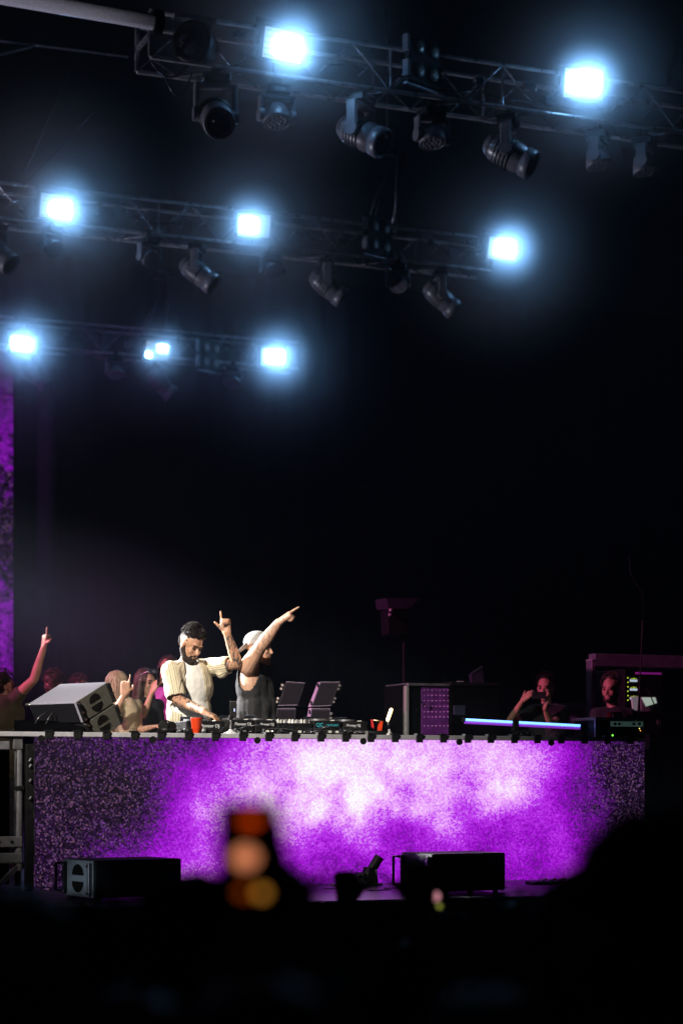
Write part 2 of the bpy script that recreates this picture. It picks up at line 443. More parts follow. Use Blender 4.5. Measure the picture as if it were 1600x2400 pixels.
# ================================================================== DJ BOOTH
booth = wthing('dj_booth', 'long DJ booth fronted with glowing purple and white LED panels', 'booth', ((BX0 + BX1) / 2, BY, 0))
blobs = [(0.050, 0.000, 0.082, 0.260, -0.107), (0.050, 0.340, 0.082, 0.260, 0.036), (0.050, 0.670, 0.082, 0.260, -0.076), (0.150, 0.000, 0.082, 0.260, 0.540), (0.150, 0.340, 0.082, 0.260, 0.093), (0.150, 0.670, 0.082, 0.260, -0.142), (0.150, 1.000, 0.082, 0.260, 0.155), (0.250, 0.000, 0.082, 0.260, 0.407), (0.250, 0.340, 0.082, 0.260, 0.359), (0.250, 0.670, 0.082, 0.260, 0.411), (0.250, 1.000, 0.082, 0.260, 0.046), (0.350, 0.000, 0.082, 0.260, 0.184), (0.350, 0.340, 0.082, 0.260, 0.323), (0.350, 0.670, 0.082, 0.260, 0.449), (0.350, 1.000, 0.082, 0.260, 0.476), (0.450, 0.000, 0.082, 0.260, 0.119), (0.450, 0.340, 0.082, 0.260, 0.392), (0.450, 0.670, 0.082, 0.260, 0.566), (0.450, 1.000, 0.082, 0.260, 0.493), (0.550, 0.000, 0.082, 0.260, 0.277), (0.550, 0.340, 0.082, 0.260, 0.143), (0.550, 0.670, 0.082, 0.260, 0.464), (0.550, 1.000, 0.082, 0.260, 0.562), (0.650, 0.000, 0.082, 0.260, 0.321), (0.650, 0.340, 0.082, 0.260, 0.516), (0.650, 0.670, 0.082, 0.260, 0.364), (0.650, 1.000, 0.082, 0.260, 0.462), (0.750, 0.000, 0.082, 0.260, 0.144), (0.750, 0.340, 0.082, 0.260, 0.066), (0.750, 0.670, 0.082, 0.260, 0.559), (0.750, 1.000, 0.082, 0.260, 0.513), (0.850, 0.000, 0.082, 0.260, 0.431), (0.850, 0.340, 0.082, 0.260, 0.432), (0.850, 0.670, 0.082, 0.260, 0.321), (0.850, 1.000, 0.082, 0.260, 0.269), (0.950, 0.000, 0.082, 0.260, -0.091), (0.950, 0.340, 0.082, 0.260, -0.054), (0.950, 0.670, 0.082, 0.260, -0.104), (0.950, 1.000, 0.082, 0.260, 0.046)]
LEDM = led_material('led_panel_picture', BX0, BW, 0.0, BH, blobs, 0.0115, LED_GAIN, 0.02)
LEDB = M('led_tile_case', (0.02, 0.02, 0.022), 0.5)
NT_ = 9; tw = BW / NT_; th = BH / 2
tile = MB().box((0, 0.02, 0), (tw - 0.0012, 0.04, th - 0.0012)).mesh('led_tile'); tile.materials.append(LEDM)
for i in range(NT_):
    for j in range(2):
        p = obj('led_tile', tile, booth); p.location = (BX0 + tw * (i + 0.5), BY + random.uniform(-0.0006, 0.0006), th * (j + 0.5) + 0.005)
MB().box(((BX0 + BX1) / 2, BY + 0.06, BH / 2), (BW, 0.03, BH - 0.02)).build('panel_frame', BLACK, booth)
TX0 = BX0 - 1.5
ZT = 1.085                                   # table top
MB().box(((TX0 + BX1) / 2, BY + 0.015, 1.066), (BX1 - TX0, 0.045, 0.034), bev=0.004).build('edge_rail', PALEALU, booth)
MB().box(((TX0 + BX1) / 2, BY + 0.42, 1.07), (BX1 - TX0, 0.76, 0.026)).build('table_top', BLACK, booth)
clip = MB().box((0, -0.012, -0.005), (0.052, 0.02, 0.055), bev=0.004).box((0, 0.004, 0.027), (0.052, 0.06, 0.014), bev=0.003).mesh('clip'); clip.materials.append(BLACKM)
for x in (113, 180, 248, 314, 376, 440, 503, 567, 628, 689, 750, 808, 867, 924, 981, 1037, 1094, 1148, 1203, 1257, 1313, 1367, 1421, 1474):
    p = obj('clip', clip, booth); q = PY(x, 1727, BY); p.location = (q.x, BY - 0.002, 1.062)
for x in (96, 357, 602, 850, 1075, 1290):
    q = PY(x, 1733, BY); MB().cyl((q.x, BY - 0.016, 1.036), (q.x, BY - 0.002, 1.036), 0.024, n=12).build('knob', RUBBER, booth)
for x in (BX0 + 0.05, BX0 + 1.6, BX0 + 3.2, BX1 - 0.05):
    MB().cyl((x, BY + 0.70, 0), (x, BY + 0.70, 1.055), 0.024, n=12).build('leg', ALUD, booth)
# left corner: black upright with a bright metal rim and latches
MB().box((BX0 - 0.035, BY + 0.03, 0.5), (0.05, 0.06, 1.0), bev=0.005).build('corner_post', BLACK, booth)
for (z0, z1) in ((0.46, 0.60), (0.63, 0.72), (0.76, 0.99), (0.18, 0.44)):
    MB().box((BX0 - 0.006, BY - 0.004, (z0 + z1) / 2), (0.008, 0.012, z1 - z0), bev=0.002).build('metal_rim', STEEL, booth)
for z in (0.62, 0.74, 0.84, 0.88):
    MB().cyl((BX0 - 0.04, BY - 0.012, z), (BX0 - 0.028, BY - 0.006, z + 0.02), 0.010, n=8).build('latch', STEEL, booth)

# ================================================================== RISER FRAME LEFT OF THE BOOTH
PALED = M('grey_anodised_metal', (0.16, 0.16, 0.18), 0.4, 0.2, 0.2, 18, 0.04)
fr = wthing('riser_frame', 'aluminium riser frame with rails and round post left of the LED booth', 'frame', (BX0 - 0.6, BY, 0))
fx1 = BX0 - 0.055; fx0 = TX0
def zpx(x, y): return PY(x, y, BY).z
MB().box(((fx0 + fx1 - 0.12) / 2, BY + 0.05, (zpx(40, 1738) + zpx(40, 1758)) / 2), (fx1 - fx0 - 0.10, 0.05, 0.060), bev=0.006).build('top_rail', PALED, fr)
MB().box((fx1 - 0.055, BY + 0.045, zpx(66, 1741)), (0.07, 0.06, 0.10), bev=0.008).build('bracket', ALU, fr)
MB().cyl((fx1 - 0.045, BY + 0.05, 0.14), (fx1 - 0.045, BY + 0.05, 1.0), 0.028, n=16).build('post', PALED, fr)
MB().cyl((fx1 - 0.078, BY + 0.03, 0.37), (fx1 - 0.066, BY + 0.03, 0.99), 0.006, n=8).build('polished_rim', STEEL, fr)
MB().box((fx1 - 0.045, BY + 0.04, 0.70), (0.066, 0.05, 0.03), bev=0.004).build('clamp', BLACK, fr)
lr = MB().box(((fx0 + fx1) / 2 - 0.01, BY + 0.05, 0.335), (fx1 - fx0 - 0.03, 0.07, 0.075), bev=0.006).build('lower_rail', PALED, fr)
for k in range(3):
    MB().cyl((fx1 - 0.10 - 0.09 * k, BY + 0.012, 0.335), (fx1 - 0.10 - 0.09 * k, BY + 0.018, 0.335), 0.012, n=8).build('rivet', BLACK, lr)
MB().box(((fx0 + fx1) / 2 - 0.01, BY + 0.05, 0.225), (fx1 - fx0 - 0.03, 0.07, 0.07), bev=0.006).build('lower_rail', PALED, fr)
bar((fx1 - 0.03, BY + 0.05, 0.19), (fx1 - 0.24, BY - 0.02, 0.005), 0.03, 0.03).build('foot_brace', ALU, fr)
MB().box((fx0 + 0.03, BY + 0.05, 0.5), (0.06, 0.06, 1.0), bev=0.005).build('post', PALED, fr)
MB().box(((fx0 + fx1) / 2 - .6, BY + 0.74, 0.52), (fx1 - fx0 + 1.3, 0.02, 1.02)).build('shade_sheet', CURTAIN, fr)  # added dark sheet standing in for the shade under the riser
# gear stored under the riser
gc = wthing('flight_case', 'black flight case with white corner strap under the riser frame', 'case', (BX0 - 0.75, BY + 0.40, 0))
MB().box((BX0 - 0.72, BY + 0.45, 0.42), (0.95, 0.42, 0.84), bev=0.015).build('body', BLACK, gc)
MB().box((BX0 - 0.72, BY + 0.45, 0.851), (0.97, 0.44, 0.02), bev=0.004).build('lid', BLACKM, gc)
MB().box((BX0 - 0.232, BY + 0.232, 0.45), (0.016, 0.016, 0.5), bev=0.003).build('corner_strip', STEEL, gc)
for z in (0.60, 0.66, 0.72):
    MB().box((BX0 - 0.228, BY + 0.225, z), (0.028, 0.028, 0.05), bev=0.005).build('latch', STEEL, gc)
for k in range(3):
    pts = [(BX0 - 0.5 + 0.13 * k + 0.06 * math.sin(a), BY + 0.4, 0.885 + 0.05 * math.sin(a * 1.0)) for a in [i * 0.35 for i in range(10)]]
    tag(MB().tube(pts, 0.006, 6).build('cable', RUBBER), 'thin black cable looped on the under-riser case, number %s from the left' % ('one', 'two', 'three')[k], 'cable', 'cables on the under-riser case')

# ================================================================== TRUSS ROWS
HT = (HOR - 196) / FPX * dY(800, YT)          # lower chord height over the eye
ZC = EYE + HT
TW = 0.52
MCH = M('truss_aluminium', (0.45, 0.45, 0.50), 0.25, 0.8, 0.5, 7, 0.05)
MCHORD = M('truss_tube_aluminium', (0.80, 0.80, 0.86), 0.3, 0.55, 0.4, 7, 0.05)
def truss(name, label, Y, x0, x1):
    L = x1 - x0
    r = thing(name, label, 'truss', (x0, Y, ZC), 0, 'lighting trusses over the stage')
    for (dy, dz) in ((0, 0), (TW, 0), (0, TW), (TW, TW)):
        MB().cyl((0, dy, dz), (L, dy, dz), 0.025, n=10).build('chord', MCHORD, r)
    n = int(L / 0.5)
    vert = MB().cyl((0, 0, 0), (0, 0, TW), 0.014, n=6).mesh('upright'); vert.materials.append(MCH)
    dg = MB().cyl((0, 0, 0), (0.5, 0, TW), 0.013, n=6).mesh('brace'); dg.materials.append(MCH)
    dh = MB().cyl((0, 0, 0), (0.5, TW, 0), 0.013, n=6).mesh('brace'); dh.materials.append(MCH)
    for i in range(n):
        p = obj('brace', dg, r); p.location = (i * 0.5, 0, 0)
        if i % 2: p.rotation_euler = (0, 0, math.pi); p.location = (i * 0.5 + 0.5, 0, 0)
        p = obj('brace', dg, r); p.location = (i * 0.5, TW, 0)
        p = obj('brace', dh, r); p.location = (i * 0.5, 0, 0)
        if i % 2: p.rotation_euler = (math.pi, 0, 0); p.location = (i * 0.5, TW, 0)
        if i % 3 == 0:
            p = obj('upright', vert, r); p.location = (i * 0.5, 0, 0)
            p = obj('upright', vert, r); p.location = (i * 0.5, TW, 0)
    for x in (0.0, L):
        MB().box((x, TW / 2, TW / 2), (0.04, TW, 0.05)).box((x, 0, TW / 2), (0.04, 0.05, TW)).box((x, TW, TW / 2), (0.04, 0.05, TW)).build('end_frame', MCH, r)
    return r
def X(px, Y): return PY(px, 0, Y).x
truss('lighting_truss', 'front lighting truss, highest in the picture, running off the right edge', YT, X(352, YT), X(1760, YT))
truss('lighting_truss', 'middle lighting truss with five hanging spot heads and end strobe', YM, X(-90, YM), X(1150, YM))
truss('lighting_truss', 'rear lighting truss lowest in the picture above the LED screen', YB, X(-120, YB), X(700, YB))

# ================================================================== FIXTURES
STROBE_TUBE = NT('strobe_tube_light')
STROBE_TUBE.b.inputs['Base Color'].default_value = (0.8, 0.8, 0.8, 1)
STROBE_TUBE.b.inputs['Emission Color'].default_value = (0.23, 0.54, 1.0, 1); STROBE_TUBE.b.inputs['Emission Strength'].default_value = STROBE
def strobe_mat(k):
    m = STROBE_TUBE.m.copy(); m.node_tree.nodes['Principled BSDF'].inputs['Emission Strength'].default_value = STROBE * k
    return m
STROBE_PLATE = M('strobe_plate_light', (0.6, 0.6, 0.6), 0.3, 0, 0.2, 12, 0, emis=PLATE, ecol=(0.62, 0.84, 1.0))
def head_dir(px, r, u, t): return C3(r, u, t).normalized()
ORD = ['first', 'second', 'third', 'fourth', 'fifth', 'sixth', 'seventh', 'eighth']
ROWN = {0: 'front', 1: 'middle', 2: 'rear'}
ROWY = [YT, YM, YB]
STROBES = []
TUBES = ((.05, -.02, .34, .20), (.0, .02, .36, .22), (.06, -.03, .30, .20), (-.08, .01, .26, .22), (.03, .02, .34, .22), (-.06, .01, .38, .20), (.10, .06, .22, .14), (.03, .03, .36, .24))
def strobe(px, py, row, label, fx=0.0):
    Y = ROWY[row] - 0.14
    c = PY(px, py, Y); STROBES.append((c, row))
    r = thing('strobe_light', label, 'strobe', c, 0, 'lit white strobes')
    n = Vector((fx, -1, -0.28)).normalized(); x = UP.cross(n).normalized() * -1; x = Vector((0, 0, 1)).cross(-n).normalized(); y = n.cross(x) * -1; y = (-n).cross(x)
    x = x if x.x > 0 else -x
    up = x.cross(-n); up = up if up.z > 0 else -up
    MB().box(-n * 0.10, (0.56, 0.40, 0.18), x, up, n, bev=0.02).build('housing', BLACK, r)
    MB().box(n * 0.002, (0.50, 0.34, 0.012), x, up, n).build('led_plate', STROBE_PLATE, r)
    tx, ty, tw_, th_ = TUBES[len(STROBES) - 1]
    MB().box(n * 0.022 + x * tx + up * ty, (tw_, th_, 0.03), x, up, n, bev=0.014).build('flash_tube', strobe_mat((1.1, 1.0, 1.15, 0.8, 1.0, 1.15, 0.5, 1.1)[len(STROBES) - 1]), r)
    if len(STROBES) == 7:
        MB().box(n * 0.022 - x * 0.18 - up * 0.09, (0.13, 0.10, 0.03), x, up, n, bev=0.014).build('flash_tube', strobe_mat(0.5), r)
    for k_ in range(5):
        MB().box(n * 0.012 + up * (-0.136 + 0.068 * k_), (0.49, 0.006, 0.008), x, up, n).build('cell_divider', BLACKM, r)
    for s_ in (-1, 1):
        MB().box(x * (0.30 * s_) - n * 0.08 + up * 0.02, (0.02, 0.10, 0.10), x, up, n).build('yoke', BLACK, r)
    MB().box(-n * 0.16 + up * 0.24, (0.60, 0.06, 0.04), x, up, n).build('bracket', BLACKM, r)
for i, (px, py) in enumerate(((663, 105), (1367, 196))):
    strobe(px, py, 0, 'blazing blue-white strobe on the front truss, %s' % ('above the stage middle' , 'far right of the picture')[i], 0.12 - 0.3 * i)
for i, (px, py) in enumerate(((132, 484), (595, 528), (1177, 583))):
    strobe(px, py, 1, 'blazing blue-white strobe on the middle truss, %s' % ('leftmost of three', 'central one of three', 'at the right end')[i], (0.1, -0.15, 0)[i])
for i, (px, py) in enumerate(((56, 806), (368, 822), (640, 838))):
    strobe(px, py, 2, 'blazing blue-white strobe on the rear truss, %s' % ('leftmost of three', 'smaller central one of three', 'at the right end')[i], (0.1, 0.2, -0.1)[i])

def yoke_parts(r, ax, drop, half, w, mat):
    """base under the chord and two arms down to the tilt axis (ax: horizontal unit vector)"""
    f = ax.cross(UP)
    MB().box((0, 0, 0.01), (0.10, 0.06, 0.09), ax, f, UP, bev=0.01).build('clamp', BLACK, r)
    b = MB().box((0, 0, -0.085), (half * 1.5, 0.24, 0.10), ax, f, UP, bev=0.02).build('base', BLACKM, r)
    MB().box(f * 0.121 + Vector((0, 0, -0.085)), (0.12, 0.004, 0.04), ax, f, UP).build('display', LENSM, b)
    MB().box((0, 0, -0.155), (half * 2 + w, 0.13, 0.04), ax, f, UP, bev=0.01).build('yoke_bridge', mat, r)
    for s in (-1, 1):
        p = ax * (half * s)
        MB().box(p + UP * (-0.155 - (drop - 0.155) / 2), (w, 0.12, drop - 0.13), ax, f, UP, bev=0.012).build('yoke_arm', mat, r)
        MB().cyl(p + UP * -drop + ax * (-w * 0.7), p + UP * -drop + ax * (w * 0.7), 0.072, n=16).build('pivot', mat, r)
def moving_head(px, row, d, label, back=0.0, s=1.0):
    Y = ROWY[row] + back
    c = Vector((X(px, Y), Y, ZC - 0.03))
    r = thing('moving_head_light', label, 'stage light', c, 0, 'unlit moving heads under the trusses'); r.scale = (s, s, s)
    d = Vector(d).normalized(); h = Vector((d.x, d.y, 0)).normalized(); ax = UP.cross(h)
    yoke_parts(r, ax, 0.46, 0.205, 0.05, GREYM)
    c0 = Vector((0, 0, -0.46))
    hd = MB().lathe(c0, d, [(-0.30, 0.045), (-0.285, 0.085), (-0.25, 0.12), (-0.17, 0.155), (-0.02, 0.172), (0.12, 0.165), (0.20, 0.150), (0.215, 0.142)], 22).build('head', GREYM, r)
    MB().lathe(c0, d, [(0.20, 0.145), (0.21, 0.168), (0.30, 0.172), (0.33, 0.166), (0.33, 0.148), (0.31, 0.140)], 24).build('lens_rim', GREYM, hd)
    MB().lathe(c0, d, [(0.295, 0.142), (0.312, 0.120), (0.320, 0.06)], 20).build('lens', LENSM, hd)
    for k in range(7):
        a = -0.22 + k * 0.045
        rr = 0.123 + 0.05 * min(1, (k + 0.6) / 4.0)
        if k > 4: rr = 0.172
        MB().lathe(c0, d, [(a, rr + 0.004), (a + 0.006, rr + 0.011), (a + 0.014, rr + 0.011), (a + 0.02, rr + 0.004)], 22).build('cooling_fin', BLACKM, hd)
    return r
def wash_light(px, row, d, label, back=0.0, s=1.0, glow=False):
    Y = ROWY[row] + back
    c = Vector((X(px, Y), Y, ZC - 0.03))
    r = thing('wash_light', label, 'stage light', c, 0, 'unlit honeycomb wash lights under the trusses'); r.scale = (s, s, s)
    d = Vector(d).normalized(); h = Vector((d.x, d.y, 0)).normalized(); ax = UP.cross(h)
    yoke_parts(r, ax, 0.33, 0.17, 0.035, GREYM)
    c0 = Vector((0, 0, -0.33))
    hd = MB().lathe(c0, d, [(-0.13, 0.06), (-0.10, 0.10), (0.0, 0.135), (0.06, 0.145), (0.08, 0.145), (0.085, 0.135), (0.075, 0.130)], 20).build('head', GREYM, r)
    x, y, z = frame(d)
    cell = None
    for (qr, n) in ((0, 1), (0.048, 6), (0.096, 12)):
        for k in range(n):
            a = 2 * math.pi * k / n + (0.26 if n == 12 else 0)
            p = c0 + d * 0.076 + x * (qr * math.cos(a)) + y * (qr * math.sin(a))
            if cell is None:
                o = MB().lathe((0, 0, 0), d, [(0, 0.0225), (0.008, 0.021), (0.012, 0.010)], 6).build('lens_cell', CELLM, hd); cell = o.data
            else: o = obj('lens_cell', cell, hd)
            o.location = p
    return r
CELLM = M('lens_cell_glass', (0.25, 0.25, 0.30), 0.12, 0.6, 0.3, 30)
def blinder(px, py, row, label):
    Y = ROWY[row] - 0.10
    c = PY(px, py, Y)
    r = thing('blinder_light', label, 'stage light', c, 0, 'unlit four-lamp blinders on the trusses')
    n = Vector((0.42, -1, -0.1)).normalized(); x = Vector((1, 0.42, 0)).normalized(); up = UP
    MB().box(-n * 0.06, (0.58, 0.60, 0.10), x, up, n, bev=0.015).build('housing', BLACK, r)
    for i in (-1, 1):
        for j in (-1, 1):
            p = x * (0.13 * i) + up * (0.145 * j)
            l = MB().lathe(p, n, [(-0.012, 0.085), (0.0, 0.092), (0.012, 0.092), (0.014, 0.084)], 20).build('lamp_ring', BLACKM, r)
            MB().lathe(p, n, [(0.0, 0.082), (0.014, 0.070), (0.022, 0.03)], 20).build('lamp', BLINDM, l)
    for j in (-1, 1):
        MB().box(x * -0.315 + up * (0.15 * j) - n * 0.04, (0.05, 0.20, 0.10), x, up, n, bev=0.008).build('side_plate', GREYM, r)
    MB().box(up * -0.33 - n * 0.05, (0.66, 0.02, 0.05), x, up, n).build('bracket', ALUD, r)
BLINDM = M('blinder_lamp_glass', (0.32, 0.31, 0.29), 0.25, 0.3, 0.5, 60, 0.4)

L = lambda kind, row, i, extra: '%s on the %s truss, %s' % (kind, ROWN[row], extra)
mh = 'grey moving-head spotlight'
moving_head(505, 0, C3(0.18, -0.55, 0.85), L(mh, 0, 0, 'leftmost, lens facing the audience'), 0.1, 1.1)
moving_head(845, 0, C3(0.80, -0.50, 0.45), L(mh, 0, 1, 'second from its left end'), 0.1, 1.08)
moving_head(1190, 0, C3(0.86, -0.50, 0.20), L(mh, 0, 2, 'right of the middle, nose to the right'), 0.1, 1.08)
moving_head(-8, 1, C3(0.72, -0.66, 0.3), L(mh, 1, 0, 'cut off by the left picture edge'), 0.1)
moving_head(462, 1, C3(0.80, -0.62, 0.12), L(mh, 1, 1, 'left of the central strobe'), 0.1)
moving_head(765, 1, C3(0.80, -0.62, -0.05), L(mh, 1, 2, 'between central strobe and blinder'), 0.1)
moving_head(1030, 1, C3(0.78, -0.66, -0.12), L(mh, 1, 3, 'nearest the right-end strobe'), 0.1)
moving_head(80, 2, C3(0.74, -0.68, -0.15), L(mh, 2, 0, 'below the leftmost strobe'), 0.1)
moving_head(375, 2, C3(0.72, -0.70, -0.2), L(mh, 2, 1, 'below the central strobe'), 0.1)
wl = 'small honeycomb wash light'
wash_light(648, 0, C3(0.1, -0.93, 0.30), L(wl, 0, 0, 'below the strobe nearest the middle'), 0.2, 1.15)
wash_light(1012, 0, C3(0.1, -0.95, 0.22), L(wl, 0, 1, 'between two spotlights'), 0.2, 1.15)
wash_light(1400, 0, C3(0.25, -0.95, 0.1), L(wl, 0, 2, 'below the far right strobe'), 0.2, 1.15)
wash_light(1510, 0, C3(0.25, -0.95, 0.1), L(wl, 0, 3, 'nearest the right picture edge'), 0.2, 1.15)
wash_light(122, 1, C3(0.55, -0.60, 0.55), L(wl, 1, 0, 'below the leftmost strobe'))
wash_light(350, 1, C3(0.50, -0.60, 0.62), L(wl, 1, 1, 'second from the left'))
wash_light(637, 1, C3(0.40, -0.62, 0.66), L(wl, 1, 2, 'below the central strobe'))
wash_light(932, 1, C3(0.02, -0.72, 0.70), L(wl, 1, 3, 'below the blinder'))
wash_light(270, 2, C3(0.2, -0.85, 0.45), L(wl, 2, 0, 'left of the central strobe'))
wash_light(545, 2, C3(0.1, -0.80, 0.55), L(wl, 2, 1, 'between blinder and right-end strobe'))
bl = 'dark four-lamp blinder panel'
blinder(1000, 142, 0, bl + ' in the front truss')
blinder(892, 553, 1, bl + ' in the middle truss right of centre')
blinder(495, 832, 2, bl + ' in the rear truss, pale round lamps')

# cables, junction boxes and rigging along the trusses
def catenary(a, b, sag, n=14):
    a = Vector(a); b = Vector(b)
    return [a.lerp(b, i / n) + UP * (-4 * sag * (i / n) * (1 - i / n)) for i in range(n + 1)]
CABM = M('glossy_cable', (0.03, 0.03, 0.035), 0.22, 0, 0.2, 30)
for row, spans in ((0, ((352, 440, .16), (380, 450, .30), (440, 560, .10), (560, 700, .06), (700, 830, .07), (830, 960, .05), (960, 1120, .08), (1120, 1290, .06), (1290, 1420, .07), (1420, 1600, .08))),
                   (1, ((-60, 90, .08), (90, 240, .07), (240, 300, .2), (300, 420, .07), (420, 560, .08), (560, 700, .06), (700, 830, .07), (830, 1000, .12), (960, 1050, .22), (1050, 1140, .08))),
                   (2, ((-60, 120, .08), (120, 330, .1), (330, 470, .08), (470, 660, .09)))):
    for k, (a, b, sg) in enumerate(spans):
        Y = ROWY[row] + random.uniform(-0.04, 0.3)
        z = ZC + (0.02 if sg > .11 else random.uniform(0.1, 0.42))
        tag(MB().tube(catenary((X(a, Y), Y, z), (X(b, Y), Y, z + random.uniform(-.03, .03)), sg), 0.012, 6).build('truss_cable', CABM),
            'black cable sagging along the %s truss, %s run from the left' % (ROWN[row], (ORD + ['ninth', 'tenth'])[k]), 'cable', 'cables along the trusses')
bx = 0
for row, xs in ((0, (430, 480, 560, 1120, 1240, 1285, 1450)), (1, (50, 225, 262, 300, 420, 690, 720, 800, 1010, 1055, 1105)), (2, (300, 420, 590))):
    for k, px in enumerate(xs):
        Y = ROWY[row] - 0.06; z = ZC + random.uniform(0.12, 0.40); xx = X(px, Y)
        r = wthing('junction_box', 'small metal junction box clipped inside the %s truss, %s from the left' % (ROWN[row], (ORD + ['ninth', 'tenth', 'eleventh'])[k]), 'junction box', (xx, Y, z), 'junction boxes on the trusses')
        sw = random.uniform(0.06, 0.16); sh = random.uniform(0.05, 0.13)
        MB().box((xx, Y, z), (sw, 0.08, sh), bev=0.008).build('body', GREYM, r)
        for j in range(3):
            q = Vector((xx - sw * 0.35 + sw * 0.35 * j, Y - 0.042, z + random.uniform(-.02, .02)))
            MB().cyl(q, q + Vector((0, -0.03, -0.006)), 0.011, n=8).build('plug', STEEL, r)
        MB().box((xx, Y + 0.02, z + sh / 2 + 0.02), (0.03, 0.06, 0.04), bev=0.004).build('clamp', STEEL, r)
# large lamp module at the left end of the front truss
r = wthing('follow_spot_module', 'big round dark lamp module in the left end of the front truss', 'stage light', PY(455, 100, YT))
c = PY(455, 100, YT - 0.1); n_ = C3(-0.3, -0.1, 0.95).normalized()
MB().lathe(c, n_, [(-0.30, 0.12), (-0.25, 0.2), (0.05, 0.235), (0.10, 0.235), (0.10, 0.20)], 24).build('drum', BLACK, r)
MB().lathe(c, n_, [(0.06, 0.2), (0.10, 0.15), (0.12, 0.06)], 24).build('lens', LENSM, r)
MB().box(c + UP * 0.28, (0.5, 0.12, 0.05)).build('bracket', ALUD, r)
# chain hoists with chain bags
for (px, py, pyb, row, lab) in ((905, 345, 520, 1, 'above the blinder of the middle truss'), (372, 640, 760, 2, 'above the central rear strobe')):
    Y = ROWY[row] + 0.26; x = X(px, Y)
    r = wthing('chain_hoist', 'chain hoist with hanging chain bundle %s' % lab, 'hoist', (x, Y, ZC + TW + 0.03), 'chain hoists')
    top = PY(px, py, Y).z
    b = MB().box((x, Y, top), (0.34, 0.26, 0.26), bev=0.04).build('motor_body', BLACKM, r)
    MB().box((x, Y - 0.135, top + 0.02), (0.2, 0.01, 0.08), bev=0.003).build('plate', GREYM, b)
    MB().box((x - 0.02, Y - 0.12, top - 0.14), (0.24, 0.04, 0.025)).build('handle', ALU, b)
    MB().tube([(x + 0.22, Y, top + 4.0 if row == 1 else top + 3.0), (x + 0.22, Y, top - 0.1)], 0.010, 6).build('lifting_chain', BLACK, r)
    for k in range(3):
        MB().tube([(x + 0.2 + 0.05 * k, Y, top - 0.05), (x + 0.18 + 0.03 * k, Y + 0.02, (top + ZC) / 2 + 0.3), (x + 0.16 - 0.04 * k, Y, ZC + TW)], 0.016, 6).build('chain', ALUD, r)
    for k in (0, 1):
        MB().tube([(x + 0.1 - 0.02, Y, top - 0.35), (x - 0.15 + 0.06 * k, Y, top - 0.75), (x - 0.36 + 0.1 * k, Y, ZC + TW)], 0.015, 6).build('steel_sling', ALUD, r)
    MB().lathe((x + 0.2, Y, ZC + TW + 0.03), UP, [(0, 0.03), (0.02, 0.05), (0.12, 0.045), (0.18, 0.02)], 12).build('hook', STEEL, r)
for k, (xa, ya, xb, yb, Yw) in enumerate(((310, 170, 40, 450, 27.5), (672, -20, 668, 70, 22.4), (905, 0, 907, 335, 29.6), (200, 90, 60, 400, 29.0))):
    tag(MB().tube([PY(xa, ya, Yw), PY(xb, yb, Yw)], 0.004, 5).build('rigging_wire', ALUD),
        ['thin slanting wire from front truss down to the left', 'thin wire above the middle strobe of the front truss', 'thin vertical wire above the hoist', 'fainter slanting wire left of the front truss'][k], 'wire')
# roof beam top left
rb = wthing('roof_beam', 'round pale roof tube gleaming in the top left corner', 'beam', PY(0, -10, 21.0))
a0 = PY(-260, -60, 21.0); b0 = PY(358, 50, 21.0)
MB().cyl(a0, b0, 0.105, 0.085, n=40).build('tube', M('roof_tube_metal', (0.70, 0.68, 0.76), 0.35, 0.2, 0.15, 60, 0.25), rb)
MB().cyl(b0, b0 + (b0 - a0).normalized() * 0.10, 0.13, n=24).build('end_flange', BLACK, rb)
rb2 = wthing('roof_beam', 'thin dark roof brace lines below the gleaming tube, top left', 'beam', PY(0, 95, 30))
MB().cyl(PY(-20, 90, 30), PY(300, 130, 30), 0.03, n=8).build('tube', ALUD, rb2)
MB().cyl(PY(-20, 130, 30), PY(75, 106, 30), 0.03, n=8).build('brace', ALUD, rb2)

# ================================================================== LEFT LED SCREEN AND SIDE CURTAIN
SY = 39.2
sx1 = X(31, SY); sz0 = 0.6; sz1 = PY(31, 815, SY).z
scr = wthing('led_screen', 'tall purple LED screen at the left picture edge', 'screen', (sx1 - 1.5, SY, 0))
sblobs = [(0.9, 0.80, 0.3, 0.10, 0.45), (0.9, 0.93, 0.3, 0.06, 0.18), (0.85, 0.37, 0.25, 0.09, 0.55), (0.9, 0.20, 0.3, 0.10, 0.30), (0.3, 0.5, 0.25, 0.3, 0.6), (0.1, 0.8, 0.2, 0.2, 0.6)]
SLED = led_material('led_screen_picture', sx1 - 3, 3.0, sz0, sz1 - sz0, sblobs, 0.050, 0.55, 0.06)
ny = 9; hh = (sz1 - sz0) / ny
tl = MB().box((0, 0.04, 0), (0.996, 0.08, hh - 0.004)).mesh('led_tile'); tl.materials.append(SLED)
for i in range(3):
    for j in range(ny):
        p = obj('led_tile', tl, scr); p.location = (sx1 - 2.5 + i, SY, sz0 + hh * (j + 0.5))
MB().box((sx1 - 1.5, SY + 0.16, (sz0 + sz1) / 2), (3.02, 0.12, sz1 - sz0)).build('backing', BLACK, scr)
MB().box((sx1 - 1.5, SY + 0.16, 0.3), (2.8, 0.5, 0.6)).build('plinth', BLACK, scr)
sc = drape('side_curtain', X(34, SY + 0.3), X(133, SY + 0.3), 0.0, PY(80, 830, SY).z, SY + 0.3, 0.02, 0.10, M('grey_curtain', (0.05, 0.045, 0.06), 0.9, 0, 0.25, 3))
tag(sc, 'narrow dark grey curtain right of the purple LED screen', 'curtain')

